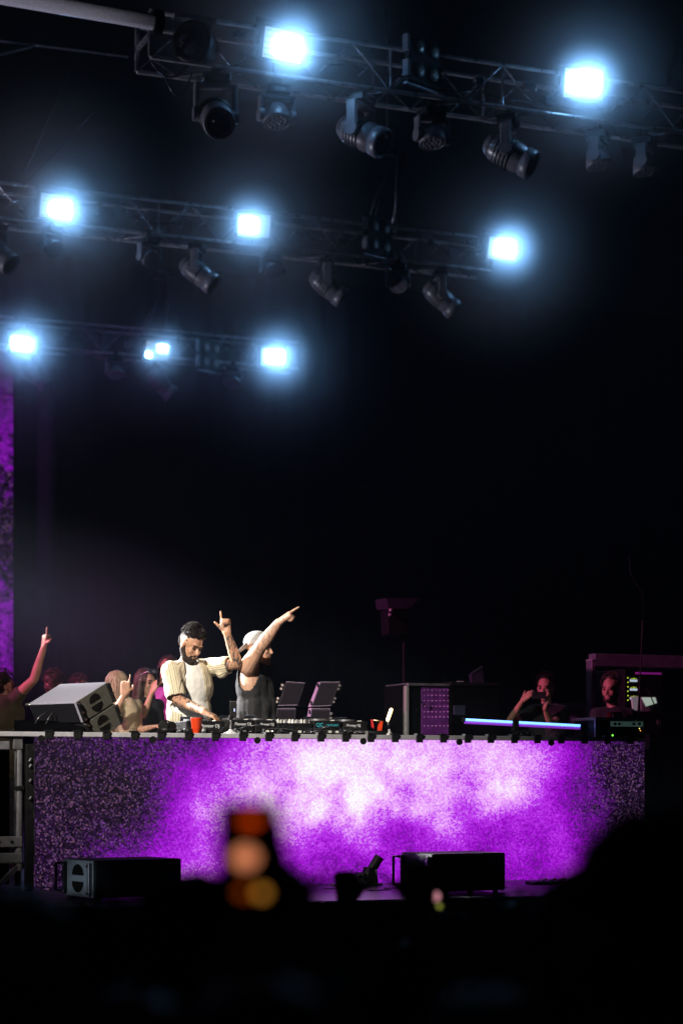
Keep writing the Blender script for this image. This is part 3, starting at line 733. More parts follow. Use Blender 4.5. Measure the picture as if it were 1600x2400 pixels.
# ================================================================== SPEAKERS
def handle_plate(mb_parent, c, x, y, n, s=1.0):
    """two half-moon handle recesses on a side plate (x across, y up, n out)"""
    for sgn in (1, -1):
        vs = []; k = 12
        for i in range(k + 1):
            a = math.pi * i / k
            vs.append(c + x * (0.062 * s * math.cos(a)) + y * (sgn * (0.016 * s + 0.055 * s * math.sin(a))))
        m = len(vs); q = [v + n * 0.003 for v in vs]; q0 = [v - n * 0.01 for v in vs]
        mb = MB().add(q, [tuple(range(m)) if sgn > 0 else tuple(range(m - 1, -1, -1))])
        mb.add(q0 + q, [(i, (i + 1) % m, m + (i + 1) % m, m + i) for i in range(m)])
        mb.build('handle_recess', RUBBER, mb_parent)

# tilted pair of line monitors on the left part of the table
d0 = 14.35
o = P(175.5, 1646, d0)
e1 = C3(0.39, 0, 0.332).normalized(); e2 = C3(0.20, 0.157, -0.235); e2 = (e2 - e1 * e2.dot(e1)).normalized(); e3 = e1.cross(e2).normalized()
if e3.z > 0: e3 = -e3
W_, D_, H_ = 0.50, 0.345, 0.165
for k in range(2):
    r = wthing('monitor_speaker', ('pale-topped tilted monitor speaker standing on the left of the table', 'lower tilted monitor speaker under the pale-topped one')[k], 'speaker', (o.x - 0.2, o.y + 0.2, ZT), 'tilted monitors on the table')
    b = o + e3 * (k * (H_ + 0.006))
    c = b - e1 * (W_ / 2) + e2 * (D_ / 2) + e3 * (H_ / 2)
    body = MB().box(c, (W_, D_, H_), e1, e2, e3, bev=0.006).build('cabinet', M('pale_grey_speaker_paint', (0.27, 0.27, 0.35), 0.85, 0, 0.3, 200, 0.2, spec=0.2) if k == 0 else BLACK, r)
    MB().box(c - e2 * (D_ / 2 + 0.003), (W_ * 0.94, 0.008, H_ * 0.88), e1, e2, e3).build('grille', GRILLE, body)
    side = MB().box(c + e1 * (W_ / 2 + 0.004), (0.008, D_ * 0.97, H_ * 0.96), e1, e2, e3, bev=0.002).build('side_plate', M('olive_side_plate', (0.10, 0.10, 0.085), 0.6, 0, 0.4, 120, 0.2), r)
    handle_plate(side, c + e1 * (W_ / 2 + 0.009), -e2, -e3, e1, 0.9)
    for (a, bb) in ((-1, .46), (1, .47)):
        rail = MB().box(c + e1 * (W_ / 2 + 0.016) + e2 * (bb * D_ * a), (0.022, 0.03, H_ * 0.9), e1, e2, e3, bev=0.005).build('rigging_rail', BLACKM, r)
        for t_ in (-.35, 0.05, .38):
            MB().cyl(c + e1 * (W_ / 2 + 0.026) + e2 * (bb * D_ * a) + e3 * (t_ * H_), c + e1 * (W_ / 2 + 0.034) + e2 * (bb * D_ * a) + e3 * (t_ * H_), 0.009, n=8).build('pin', STEEL, rail)
    lb = MB().box(c - e1 * (W_ / 2 + 0.012) - e2 * (D_ * .40), (0.02, 0.03, H_ * 0.95), e1, e2, e3, bev=0.004).build('rigging_rail', ALUD, r)
    MB().box(c - e1 * (W_ / 2 + 0.004) - e2 * (D_ / 2) - e3 * (H_ * .47), (0.05, 0.02, 0.014), e1, e2, e3, bev=0.003).build('corner', ALU, r)
# wedge block that carries the tilted pair
r = tag(MB().hexa([Vector(v) for v in ((o.x - .42, o.y + .02, ZT), (o.x + .04, o.y - .12, ZT), (o.x + .12, o.y + .25, ZT), (o.x - .34, o.y + .40, ZT))],
                  [Vector(v) for v in ((o.x - .42, o.y + .02, ZT + .03), (o.x + .04, o.y - .12, ZT + .01), (o.x + .12, o.y + .25, ZT + .1), (o.x - .34, o.y + .40, ZT + .1))]).build('wedge_block', CURTAIN), 'black wedge block under the tilted monitor pair', 'block')
for k in range(2):
    tag(MB().tube([P(90 + 24 * k, 1722, 14.5), P(80 + 26 * k, 1700, 14.45), P(92 + 24 * k, 1680, 14.45), P(112 + 14 * k, 1668, 14.5)], 0.006, 6).build('speaker_cable', CABM),
        ('black cable curving up behind the tilted monitors, outer one', 'black cable curving up behind the tilted monitors, inner one')[k], 'cable')

# four stacked cabinets behind the right DJ
PURPLE_STRIP = M('purple_lit_edge', (0.38, 0.22, 0.45), 0.45, 0, 0.1, 10)  # purple wash light put into the edge colour
def cab(q, off, dep, label, strip=None, d=17.2, hole=True):
    f = [P(x, y, d) for (x, y) in q]; bk = [P(x + off[0], y + off[1], d + dep) for (x, y) in q]
    base = sum((p for p in f + bk), Vector()) / 8; base.z = min(p.z for p in f + bk)
    r = wthing('monitor_cabinet', label, 'speaker', base, 'stacked monitor cabinets')
    b = MB().hexa(f, bk).build('cabinet', M('charcoal_cabinet', (0.03, 0.03, 0.042), 0.5, 0, 0.3, 30, 0.1, spec=0.2), r)
    ctr = sum(f, Vector()) / 4; n = (f[1] - f[0]).cross(f[3] - f[0]).normalized(); n = n if n.dot(TC) > 0 else -n
    g0 = [ctr + (p - ctr) * 0.90 + n * 0.001 for p in f]; g1 = [ctr + (p - ctr) * 0.88 + n * 0.008 for p in f]
    MB().hexa(g0, g1).build('grille', GRILLE, b)
    for (i, j) in ((0, 1), (3, 2)):
        MB().cyl(f[i] + n * .002, f[j] + n * .002, 0.003, n=6).build('edge_trim', M('dim_lilac_metal', (0.22, 0.2, 0.26), 0.5, 0.3, 0.4, 90, 0.2), b)
    if strip:
        s = [P(x, y, d - 0.004) for (x, y) in strip]; s2 = [P(x, y, d + 0.012) for (x, y) in strip]
        sp = MB().hexa(s, s2).build('side_strip', PURPLE_STRIP, r)
        for (a, bb) in ((0.12, 0.5), (0.85, 0.5)):
            p = s[0].lerp(s[3], a).lerp(s[1].lerp(s[2], a), bb)
            MB().ell(p + n * 0.002, 0.009, 0.009, 0.02).build('hole', RUBBER, sp)
    for a in (0.15, 0.3, 0.7, 0.85):
        p = f[0].lerp(f[3], a) if strip is None else f[1].lerp(f[2], a)
        MB().cyl(p + RT * (-0.02 if strip is None else 0.01), p + RT * (-0.02 if strip is None else 0.01) + TC * 0.02, 0.012, n=8).build('knob', STEEL, r)
    return r
cab([(670, 1598), (714, 1601), (697, 1653), (651, 1654)], (27, 4), 0.22, 'upper left dark monitor cabinet leaning beside the right DJ')
cab([(751, 1599), (796, 1599), (776, 1654), (730, 1656)], (10, 3), 0.25, 'upper right monitor cabinet with purple-lit edge', [(744, 1600), (751, 1599), (730, 1656), (722, 1657)])
cab([(649, 1661), (693, 1661), (688, 1735), (640, 1735)], (27, 3), 0.22, 'lower left dark monitor cabinet beside the right DJ')
cab([(730, 1661), (774, 1662), (768, 1735), (722, 1735)], (10, 3), 0.25, 'lower right monitor cabinet with purple-lit edge', [(723, 1660), (730, 1660), (722, 1735), (712, 1735)])
r = wthing('speaker_stand', 'low black stand under the four monitor cabinets', 'stand', P(705, 1735, 17.3) * 1.0)
pz = P(705, 1736, 17.3)
MB().box((pz.x, pz.y + .1, pz.z - 0.03), (0.75, 0.5, 0.04), RT, FW, UP).build('top', BLACK, r)
for (a, b) in ((-.33, -.2), (.33, -.2), (-.33, .2), (.33, .2)):
    q = Vector((pz.x, pz.y + .1, 0)) + RT * a + FW * b
    MB().cyl(q, q + UP * (pz.z - 0.05), 0.02, n=8).build('leg', BLACK, r)

# floor monitors in front of the booth
def floor_monitor(px, pxs, d, wy, label, W=0.62, D=0.42, H=0.235):
    """box on the stage with its side plate turned to the left of the camera"""
    c = P(px, 0, d); c.z = 0
    r = thing('floor_monitor', label, 'speaker', c, wy, 'floor monitors in front of the booth')
    b = MB().box((W / 2, D / 2, H / 2 + 0.02), (W, D, H), bev=0.008).build('cabinet', BLACK, r)
    MB().box((W / 2, -0.004, H / 2 + 0.02), (W * 0.95, 0.008, H * 0.9)).build('grille', GRILLE, b)
    s = MB().box((-0.004, D / 2, H / 2 + 0.02), (0.008, D * 0.94, H * 0.97), bev=0.002).build('side_plate', M('grey_side_plate', (0.30, 0.32, 0.35), 0.6, 0, 0.4, 160, 0.25), r)
    handle_plate(s, Vector((-0.009, D / 2, H / 2 + 0.02)), Vector((0, 1, 0)), UP, Vector((-1, 0, 0)), 1.25)
    for y in (0.03, D - 0.05):
        q = MB().box((-0.02, y, H / 2 + 0.02), (0.03, 0.022, H * 0.86), bev=0.004).build('rigging_rail', ALUD if y < .1 else BLACKM, r)
        for z in (0.05, 0.22):
            MB().cyl((-0.03, y, z), (-0.042, y, z), 0.009, n=8).build('pin', STEEL, q)
    hd = MB().tube([(-0.01, D, 0.05), (-0.01, D + 0.09, 0.05), (-0.01, D + 0.09, H - 0.01), (-0.01, D, H - 0.01)], 0.010, 8).build('handle', BLACKM, r)
    for (x, y) in ((0.05, 0.05), (W - .05, .05), (.05, D - .05), (W - .05, D - .05)):
        MB().cyl((x, y, 0), (x, y, 0.022), 0.018, n=8).build('foot', RUBBER, r)
    return r
floor_monitor(222, 0, 12.55, rad(12), 'floor monitor at left with grey half-moon handle plate')
floor_monitor(1016, 0, 13.25, rad(6), 'floor monitor right of centre, dark front', 0.56, 0.42, 0.25)
# mini spot on the stage floor
r = wthing('floor_spotlight', 'small black tilted cylinder spotlight on the stage floor', 'stage light', PY(868, 2082, 13.15))
q = PY(868, 2082, 13.15); q.z = 0.008
MB().box(q + UP * 0.008, (0.14, 0.12, 0.016), bev=0.004).build('base_plate', BLACKM, r)
for s in (-1, 1):
    MB().hexa([q + Vector((-.06, .045 * s, .016)), q + Vector((.03, .045 * s, .016)), q + Vector((.03, .052 * s, .016)), q + Vector((-.06, .052 * s, .016))],
              [q + Vector((-.03, .045 * s, .13)), q + Vector((.0, .045 * s, .13)), q + Vector((.0, .052 * s, .13)), q + Vector((-.03, .052 * s, .13))]).build('bracket', BLACK, r)
MB().cyl(q + Vector((-.02, 0, .07)), q + Vector((.062, -.02, .205)), 0.034, n=18).build('barrel', BLACK, r)
MB().cyl(q + Vector((.05, 0, .016)), q + Vector((.02, -.05, .11)), 0.010, n=8).build('brace', ALU, r)
MB().box(q + Vector((-.08, 0, .05)), (0.06, 0.08, 0.09), bev=0.01).build('ballast', BLACK, r)
for k, pts in enumerate(([(775, 2092), (800, 2080), (830, 2058), (845, 2050), (856, 2062)], [(790, 2100), (815, 2090), (840, 2088), (860, 2086)])):
    tag(MB().tube([PY(x, y, 13.1 - .25 * k) if i not in (0,) else Vector((PY(x, y, 13.1).x, 13.1, 0.02)) for i, (x, y) in enumerate(pts)], 0.007, 6).build('floor_cable', CABM),
        ('black cable arching up to the small floor spotlight', 'black cable lying along the deck edge by the spotlight')[k], 'cable')
r = wthing('cable_ramp', 'low dark cable tray with shiny ends at right stage edge', 'cable tray', PY(1330, 2085, 12.9))
q = PY(1320, 2085, 12.9); q.z = 0.004
MB().box(q + Vector((0, 0, 0.012)), (0.55, 0.16, 0.024), bev=0.008).build('tray', BLACKM, r)
for k in range(6):
    MB().cyl(q + Vector((-.2 + .08 * k, -.03 + .02 * (k % 3), .024)), q + Vector((-.15 + .08 * k, -.02, .04)), 0.008, n=8).build('connector', STEEL, r)

# ================================================================== TABLE GEAR
WHITE_TEXT = M('white_logo_print', (0.40, 0.40, 0.40), 0.5, 0, 0.05, emis=0.12, ecol=(0.9, 0.9, 0.95))
TEAL_TEXT = M('teal_display_text', (0.02, 0.2, 0.24), 0.5, 0, 0.05, emis=0.25, ecol=(0.05, 0.55, 0.62))
BTN = M('pale_button', (0.6, 0.6, 0.55), 0.4, 0, 0.1, emis=0.1, ecol=(1, .95, .8))
PY_T = lambda x, y=1722, Y=13.95: PY(x, y, Y)
def facing(o, w):                                     # text facing the camera side (-Y)
    return basis((1, 0, 0), (0, 0, 1), (0, -1, 0), o)
def media_player(x0, x1, Y, label, txt, tx, ty, zh=0.105, rz=0.0, tsize=0.05, zbase=ZT, tmat=None):
    a = PY(x0, 1700, Y); b = PY(x1, 1700, Y); wd = b.x - a.x; c = (a + b) / 2
    r = thing('media_player', label, 'DJ deck', (c.x, Y, zbase), rz, 'DJ decks on the table')
    for (x, y) in ((-.4, .05), (.4, .05), (-.4, .3), (.4, .3)):
        MB().cyl((x * wd, y, 0), (x * wd, y, 0.015), 0.02, n=8).build('foot', RUBBER, r)
    b_ = MB().box((0, 0.18, 0.013 + zh / 2), (wd, 0.36, zh), bev=0.008).build('body', BLACKM, r)
    MB().cyl((0, 0.20, zh + 0.013), (0, 0.20, zh + 0.030), min(0.10, wd * .4), n=28).build('jog_wheel', ALUD, b_)
    MB().box((0, 0.33, zh + 0.028), (wd * 0.6, 0.012, 0.05), (1, 0, 0), (0, .9, .3), (0, -.3, .9)).build('screen', LENSM, b_)
    for k in range(5):
        MB().box((-wd * .38 + k * wd * .17, -0.003, 0.03), (0.016, 0.008, 0.012)).build('port', (STEEL, RUBBER, BTN)[k % 3], b_)
    for k in range(4):
        MB().cyl((wd * (.3 + .04 * (k % 2)), 0.05 + .06 * k, zh + .013), (wd * (.3 + .04 * (k % 2)), .05 + .06 * k, zh + .02), 0.010, n=10).build('button', BTN, b_)
    if txt:
        text_mesh(txt, tsize, 'logo_text', tmat or WHITE_TEXT, b_, facing((tx * wd, -0.0035, zh * ty), 0), bold=0.0006)
    return r
media_player(437, 527, 13.90, 'leftmost DJ deck, beside the red cup', 'Pioneer DJ', 0.10, 0.72, 0.085, 0, 0.0336)
media_player(536, 596, 14.0, 'DJ deck behind the small phone tripod', 'Pioneer DJ', 0.05, 0.80, 0.100, 0, 0.0288)
media_player(598, 648, 14.0, 'DJ deck left of the knobbed mixer', 'Pioneer DJ', 0.05, 0.80, 0.100, 0, 0.0240)
media_player(805, 862, 14.0, 'rightmost DJ deck, beside the cable tangle', 'Pioneer DJ', -0.1, 0.80, 0.098, 0, 0.0256)
r = media_player(736, 800, 14.0, 'black effects unit with small teal lettering', 'QC', -0.30, 0.80, 0.100, 0, 0.038, ZT, TEAL_TEXT)
for ch in r.children:
    if ch.name.startswith('body'): text_mesh('OIOIOAIX', 0.022, 'display_text', TEAL_TEXT, ch, facing((0.035, -0.0035, 0.078), 0))
# mixer with rows of knobs
a = PY(650, 1700, 14.0); b = PY(733, 1700, 14.0); wd = b.x - a.x
r = thing('mixer', 'DJ mixer with rows of shiny knobs in the middle of the table', 'mixer', ((a.x + b.x) / 2, 14.0, ZT))
b_ = MB().box((0, 0.18, 0.05), (wd, 0.36, 0.085), bev=0.008).build('body', BLACKM, r)
for i in range(9):
    for j in range(3):
        x = -wd * .44 + wd * .11 * i; y = 0.03 + 0.1 * j
        k = MB().cyl((x, y, 0.092), (x, y, 0.122), 0.009, 0.007, n=8).build('knob', STEEL if (i + j) % 3 else BTN, b_)
for i in range(9):
    MB().cyl((-wd * .42 + wd * .105 * i, 0.0, 0.03 + .02 * (i % 2)), (-wd * .42 + wd * .105 * i, -0.014, 0.03 + .02 * (i % 2)), 0.010, n=8).build('socket', STEEL, b_)
# cups, mic, headphones, lamp
ORANGE = M('red_orange_plastic', (0.72, 0.055, 0.012), 0.35, 0, 0.05)
p = PY(460.5, 1724, 13.62); p.z = ZT
r = thing('cup', 'red plastic party cup at the front edge of the table', 'cup', p)
MB().lathe((0, 0, 0), UP, [(0, 0.0240), (0.03, 0.033), (0.032, 0.0345), (0.075, 0.038), (0.077, 0.0395), (0.103, 0.041), (0.106, 0.043), (0.106, 0.039)], 24).build('shell', ORANGE, r)
MB().lathe((0, 0, 0.107), UP, [(-0.002, 0.040), (0.001, 0.0435), (0.003, 0.042)], 24).build('rim', ORANGE, r)
p = PY(476, 1716, 13.62); p.z = ZT + 0.02
r = thing('microphone', 'black microphone with grey ball head lying beside the red cup', 'microphone', p)
MB().ell((0, 0, 0), 0.021).build('ball_grille', M('mic_grille', (0.35, 0.35, 0.36), 0.4, 0.6, 0.5, 300, 0.4), r)
MB().lathe((0, 0, 0), Vector((0.9, 0.5, -0.02)), [(0.014, 0.018), (0.03, 0.019), (0.05, 0.016), (0.16, 0.011)], 14).build('handle', BLACKM, r)
p = PY(391, 1720, 13.66); p.z = ZT
r = thing('headphone_tray', 'black oval tray holding headphones at the table edge', 'tray', p)
MB().lathe((0, 0, 0), UP, [(0, 0.05), (0.004, 0.065), (0.03, 0.074), (0.032, 0.070), (0.012, 0.060)], 26).build('dish', BLACKM, r)
r = thing('headphones', 'glossy black headphones lying in the oval tray', 'headphones', p + UP * 0.02)
MB().lathe((-0.025, 0, 0.03), Vector((-.2, -1, .3)), [(-0.02, 0.03), (0, 0.038), (0.02, 0.032)], 18).build('ear_cup', BLACKM, r)
MB().lathe((0.035, 0.01, 0.028), Vector((.3, -1, .2)), [(-0.02, 0.03), (0, 0.038), (0.02, 0.032)], 18).build('ear_cup', BLACKM, r)
MB().tube([(-0.03, 0.02, 0.05), (-.02, .05, .07), (.02, .055, .07), (.05, .03, .05)], 0.008, 8).build('headband', BLACKM, r)
MB().tube([(0.07, 0, .03), (.085, -.02, .034), (.095, -.03, .01), (.10, -.03, -.015)], 0.003, 6).build('cable', CABM, r)
p = PY(441, 1720, 13.64); p.z = ZT
r = thing('headphones', 'second black headphones with silver cup left of the red cup', 'headphones', p)
MB().lathe((0, 0, 0.018), UP, [(-0.018, 0.038), (0.0, 0.0336), (0.012, 0.036), (0.022, 0.015)], 18).build('ear_cup', BLACKM, r)
MB().lathe((-0.004, -0.01, 0.026), Vector((0, -.5, 1)), [(0, 0.02), (0.012, 0.017)], 16).build('cap', STEEL, r)
MB().tube([(-0.04, 0, .015), (-.045, .06, .02), (.0, .10, .02), (.045, .06, .02)], 0.007, 8).build('headband', BLACKM, r)
# phone on a little tripod
p = PY(541, 1727, 13.62); p.z = ZT
r = thing('phone_tripod', 'small black tripod with pale base holding an upright phone', 'tripod', p)
MB().lathe((0, 0, 0), UP, [(0, 0.052), (0.004, 0.05), (0.02, 0.018), (0.03, 0.011)], 20).build('base', M('pale_grey_plastic', (0.5, 0.5, 0.52), 0.4), r)
MB().cyl((0, 0, 0.02), (0, 0, 0.105), 0.0075, n=10).build('post', ALUD, r)
for s in (-1, 1):
    bar((0.0, 0, 0.088), (0.085 * s, 0.02, 0.004), 0.010, 0.010).build('leg', BLACKM, r)
MB().box((0.0, 0, 0.115), (0.03, 0.03, 0.03), bev=0.006).build('clamp', BLACKM, r)
p2 = p + Vector((0.018, 0.0, 0.118))
ph = thing('phone', 'phone standing upright on the small table tripod', 'phone', p2, -YAW)
MB().box((0, 0, 0.055), (0.046, 0.009, 0.112), bev=0.003).build('body', BLACKM, ph)
MB().box((0, 0, 0.112), (0.044, 0.0095, 0.005), bev=0.001).build('metal_edge', STEEL, ph)
MB().box((-0.0235, 0, 0.05), (0.002, 0.008, 0.09)).build('metal_edge', STEEL, ph)
for k in (0, 1): MB().box((0.008, -0.005, 0.045 + 0.012 * k), (0.006, 0.002, 0.008)).build('light', M('phone_led', (0.4, 0.5, 1), 0.4, 0, 0, emis=2, ecol=(.5, .6, 1)), ph)
# orange item, small box, gooseneck light
p = PY(871, 1715, 13.75); p.z = ZT
tag(MB().box(p + Vector((0.075, 0.03, 0.018)), (0.15, 0.10, 0.034), bev=0.004).build('power_supply', BLACK), 'flat black box under the orange strap at table right', 'box')
r = wthing('orange_strap', 'bent orange and red strap piece on the flat black box', 'strap', p + Vector((0.03, 0, .035)))
q = p + Vector((0.03, 0.0, 0.0288))
MB().hexa([q + Vector(v) for v in ((.025, -.01, 0), (.045, -.01, 0), (.045, .03, 0), (.025, .03, 0))], [q + Vector(v) for v in ((.035, -.01, .075), (.056, -.01, .078), (.056, .03, .078), (.035, .03, .075))]).build('strap', ORANGE, r)
MB().hexa([q + Vector(v) for v in ((-.02, -.01, .082), (.05, -.01, .074), (.05, .03, .074), (-.02, .03, .082))], [q + Vector(v) for v in ((-.02, -.01, .088), (.05, -.01, .080), (.05, .03, .080), (-.02, .03, .088))]).build('buckle', STEEL, r)
MB().hexa([q + Vector(v) for v in ((-.03, -.01, .03), (-.015, -.01, .02), (-.015, .01, .02), (-.03, .01, .03))], [q + Vector(v) for v in ((-.035, -.01, .088), (-.025, -.01, .088), (-.025, .01, .088), (-.035, .01, .088))]).build('red_end', M('red_plastic', (0.6, 0.02, 0.03), 0.4), r)
p = PY(913, 1726, 13.62); p.z = ZT
r = wthing('table_lamp', 'small lit warm-white stick lamp on the table right of the cables', 'lamp', p)
MB().lathe(p, UP, [(0, 0.026), (0.006, 0.025), (0.018, 0.014)], 16).build('base', M('pale_grey_plastic', (0.5, 0.5, 0.52), 0.4), r)
MB().cyl(p + UP * 0.01, p + Vector((-.006, 0, .055)), 0.0095, n=10).build('post', M('pale_grey_plastic', (0.5, 0.5, 0.52), 0.4), r)
MB().tube([p + Vector((-.006, 0, .05)), p + Vector((-.014, -.01, .07)), p + Vector((-.006, 0, .092)), p + Vector((.0, 0, .1))], 0.012, 8).build('joint', BLACKM, r)
MB().cap(p + Vector((-0.016, 0, 0.112)), 0.0125, p + Vector((0.012, 0, 0.187)), 0.0125, 12).build('tube', M('warm_lamp_tube', (1, .9, .7), 0.3, 0, 0, emis=5, ecol=(1.0, 0.60, 0.20)), r)
# tangle of cables across the table
rnd = random.Random(3)
for k in range(16):
    xa = rnd.uniform(545, 830); xb = xa + rnd.uniform(40, 110); Yc = rnd.uniform(13.66, 13.92)
    a = PY(xa, 1720, Yc); b = PY(min(xb, 880), 1720, Yc - rnd.uniform(-.1, .1)); a.z = b.z = ZT + 0.008
    pts = []
    hgt = rnd.uniform(0.005, 0.06)
    for i in range(13):
        t_ = i / 12; q = a.lerp(b, t_); q.z += hgt * math.sin(math.pi * t_) + 0.004 * math.sin(9 * t_ + k); q.y += 0.05 * math.sin(6 * t_ + k)
        pts.append(q)
    nth = ['first', 'second', 'third', 'fourth', 'fifth', 'sixth', 'seventh', 'eighth', 'ninth', 'tenth', 'eleventh', 'twelfth', 'thirteenth', 'fourteenth', 'fifteenth', 'sixteenth']
    tag(MB().tube(pts, rnd.uniform(0.0032, 0.006), 6).build('table_cable', CABM), 'black audio cable tangled in front of the DJ decks', 'cable', 'tangled audio cables on the table')
for k, (x, Yc) in enumerate(((556, 13.74), (572, 13.76), (625, 13.75), (700, 13.76), (770, 13.7), (787, 13.72), (845, 13.74), (855, 13.7))):
    p = PY(x, 1715, Yc); p.z = ZT
    r = thing('power_adapter', 'small black plug adapter with bright label among the table cables', 'adapter', p, rnd.uniform(-.5, .5), 'plug adapters among the cables')
    MB().box((0, 0, 0.020), (0.055, 0.035, 0.036), bev=0.005).build('body', BLACKM, r)
    MB().box((0, -0.0185, 0.022), (0.026, 0.002, 0.016)).build('label_patch', BTN, r)
    MB().cyl((0.027, 0, .02), (0.045, -.01, .02), 0.006, n=8).build('plug', STEEL, r)

# ================================================================== RIGHT SIDE OF THE STAGE
# LED tube on the table
a = PY(1088, 1687, 13.95); b = PY(1372, 1702, 13.95)
r = wthing('led_tube', 'long glowing blue-white LED tube lying above the table at right', 'light tube', ((a.x + b.x) / 2, 13.95, ZT))
x_ = (b - a).normalized()
MB().cyl(a, b, 0.010, n=14).build('glow_tube', M('blue_white_tube', (.5, .7, 1), 0.3, 0, 0, emis=2.2, ecol=(0.16, 0.42, 1.0)), r)
MB().cyl(a + UP * -0.022 + TC * -.004, b + UP * -0.021 + TC * -.004, 0.010, n=12).build('violet_tube', M('violet_tube', (.4, .1, .8), 0.3, 0, 0, emis=0.4, ecol=(0.42, 0.06, 1.0)), r)
MB().cyl(b, b + x_ * 0.05, 0.022, n=12).build('end_cap', BLACK, r)
MB().cyl(a, a - x_ * 0.015, 0.020, n=12).build('end_cap', BLACK, r)
for t_ in (0.41, 0.975):
    q = a.lerp(b, t_); MB().box(q + UP * -0.03, (0.05, 0.05, 0.09), bev=0.006).box((q.x, q.y, (q.z - .05 + ZT) / 2), (0.03, 0.03, q.z - .05 - ZT)).box((q.x, q.y, ZT + .008), (0.12, 0.08, 0.014), bev=.003).build('mount', BLACK, r)
q = PY(1222, 1725, 13.66); q.z = ZT
for k in range(3):
    tag(MB().tube([q + Vector((-.06 + .05 * k, 0, .008)), q + Vector((-.03 + .05 * k, .02, .035 + .01 * k)), q + Vector((.03 + .04 * k, 0, .03)), q + Vector((.06 + .03 * k, .02, .006))], 0.005, 6).build('cable_coil', CABM),
        'loop of thin cable below the blue LED tube', 'cable', 'cable loops below the LED tube')
# rack case on the right table end
def P_box(x0, x1, y0, y1, Y, dep, mat, name, parent, bev=0.004):
    a = PY(x0, y1, Y); b = PY(x1, y0, Y)
    return MB().box(((a.x + b.x) / 2, Y + dep / 2, (a.z + b.z) / 2), (b.x - a.x, dep, b.z - a.z), bev=bev).build(name, mat, parent)
Yc = 13.75
r = wthing('rack_case', 'open black rack case with metal edges on the right table end', 'case', PY(1455, 1734, Yc))
P_box(1398, 1510, 1686, 1728, Yc, 0.36, BLACK, 'body', r)
P_box(1396, 1511, 1683, 1688, Yc - 0.012, 0.39, ALU, 'top_edge', r, 0.002)
P_box(1395, 1402, 1688, 1728, Yc - 0.012, 0.02, M('lilac_metal', (0.5, 0.42, 0.52), 0.4, 0.5, 0.4, 90, 0.2), 'corner_edge', r, 0.002)
P_box(1507, 1511, 1688, 1728, Yc - 0.012, 0.02, ALU, 'corner_edge', r, 0.001)
gp = P_box(1431, 1506, 1692, 1703, Yc - 0.006, 0.01, M('green_grey_panel', (0.20, 0.34, 0.30), 0.4, 0.2, 0.3, 40, 0, emis=0.06, ecol=(.3, .6, .5)), 'rack_panel', r, 0.001)
for x in (1440, 1450, 1484, 1497):
    q = PY(x, 1697, Yc - .008); MB().cyl(q, q + Vector((0, -.012, 0)), 0.011, n=10).build('knob', BLACKM, gp)
def led(x, y, Y, colr, parent, s=0.005, e=4, name='indicator'):
    q = PY(x, y, Y); return MB().box(q, (s, 0.003, s)).build(name, M('indicator_%02d_%02d_%02d' % tuple(int(v * 99) for v in colr), colr, 0.4, 0, 0, emis=e, ecol=colr), parent)
led(1435, 1724, Yc - .006, (.15, .9, .05), r, 0.010); led(1498, 1708, Yc - .006, (.9, .9, .2), r); led(1500, 1713, Yc - .006, (.9, .3, .05), r)
r = wthing('orange_bracket', 'bright orange-red folded bracket on top of the rack case', 'bracket', PY(1445, 1683, Yc + .1))
P_box(1430, 1434, 1669, 1683, Yc + .08, 0.05, ORANGE, 'upright', r, 0.001)
P_box(1430, 1459, 1669, 1672.5, Yc + .08, 0.05, ORANGE, 'top', r, 0.001)
q0 = PY(1438, 1675, Yc + .08); q1 = PY(1458, 1682, Yc + .08); bar(q0, q1, 0.012, 0.04).build('brace', ORANGE, r)
P_box(1455, 1459, 1678, 1684, Yc + .08, 0.05, ORANGE, 'foot', r, 0.001)
# perforated rack
Yr = 16.0
r = wthing('perforated_rack', 'rack with perforated purple-lit panel and steel frame', 'rack', PY(1000, 2020, Yr))
P_box(949, 1052, 1606, 2000, Yr + .05, 0.45, CURTAIN, 'body', r)
P_box(955, 1053, 1603, 1607, Yr, 0.48, ALUD, 'top_bar', r, .003)
P_box(950, 958, 1608, 1760, Yr, 0.05, M('speckled_steel', (0.3, 0.3, 0.3), 0.4, 0.5, 0.7, 140, 0.3), 'post', r, .003)
pn = P_box(988, 1051, 1612, 1760, Yr + .028, 0.02, M('purple_lit_panel', (0.10, 0.015, 0.16), 0.5, 0.2, 0.3, 20), 'panel', r, .002)  # violet base colour carries the purple light on the panel
riv = MB().cyl((0, 0, 0), (0, -0.008, 0), 0.0075, 0.006, n=8).mesh('rivet'); riv.materials.append(M('purple_lit_hole', (0.8, 0.35, 0.85), 0.25, 0.6))  # lilac studs stand in for holes catching purple light
for i in range(7):
    for j, y in enumerate((1618, 1630.5, 1643, 1656, 1669, 1681, 1702)):
        p = obj('rivet', riv, pn); p.location = PY(994 + 9.2 * i, y, Yr + .026)
for (x, y) in ((1001, 1658), (984, 1652), (973, 1669)):
    q = PY(x, y, Yr - .01); bar(q, q + Vector((.02, 0, .03)), 0.008, 0.008).build('latch', STEEL, r)
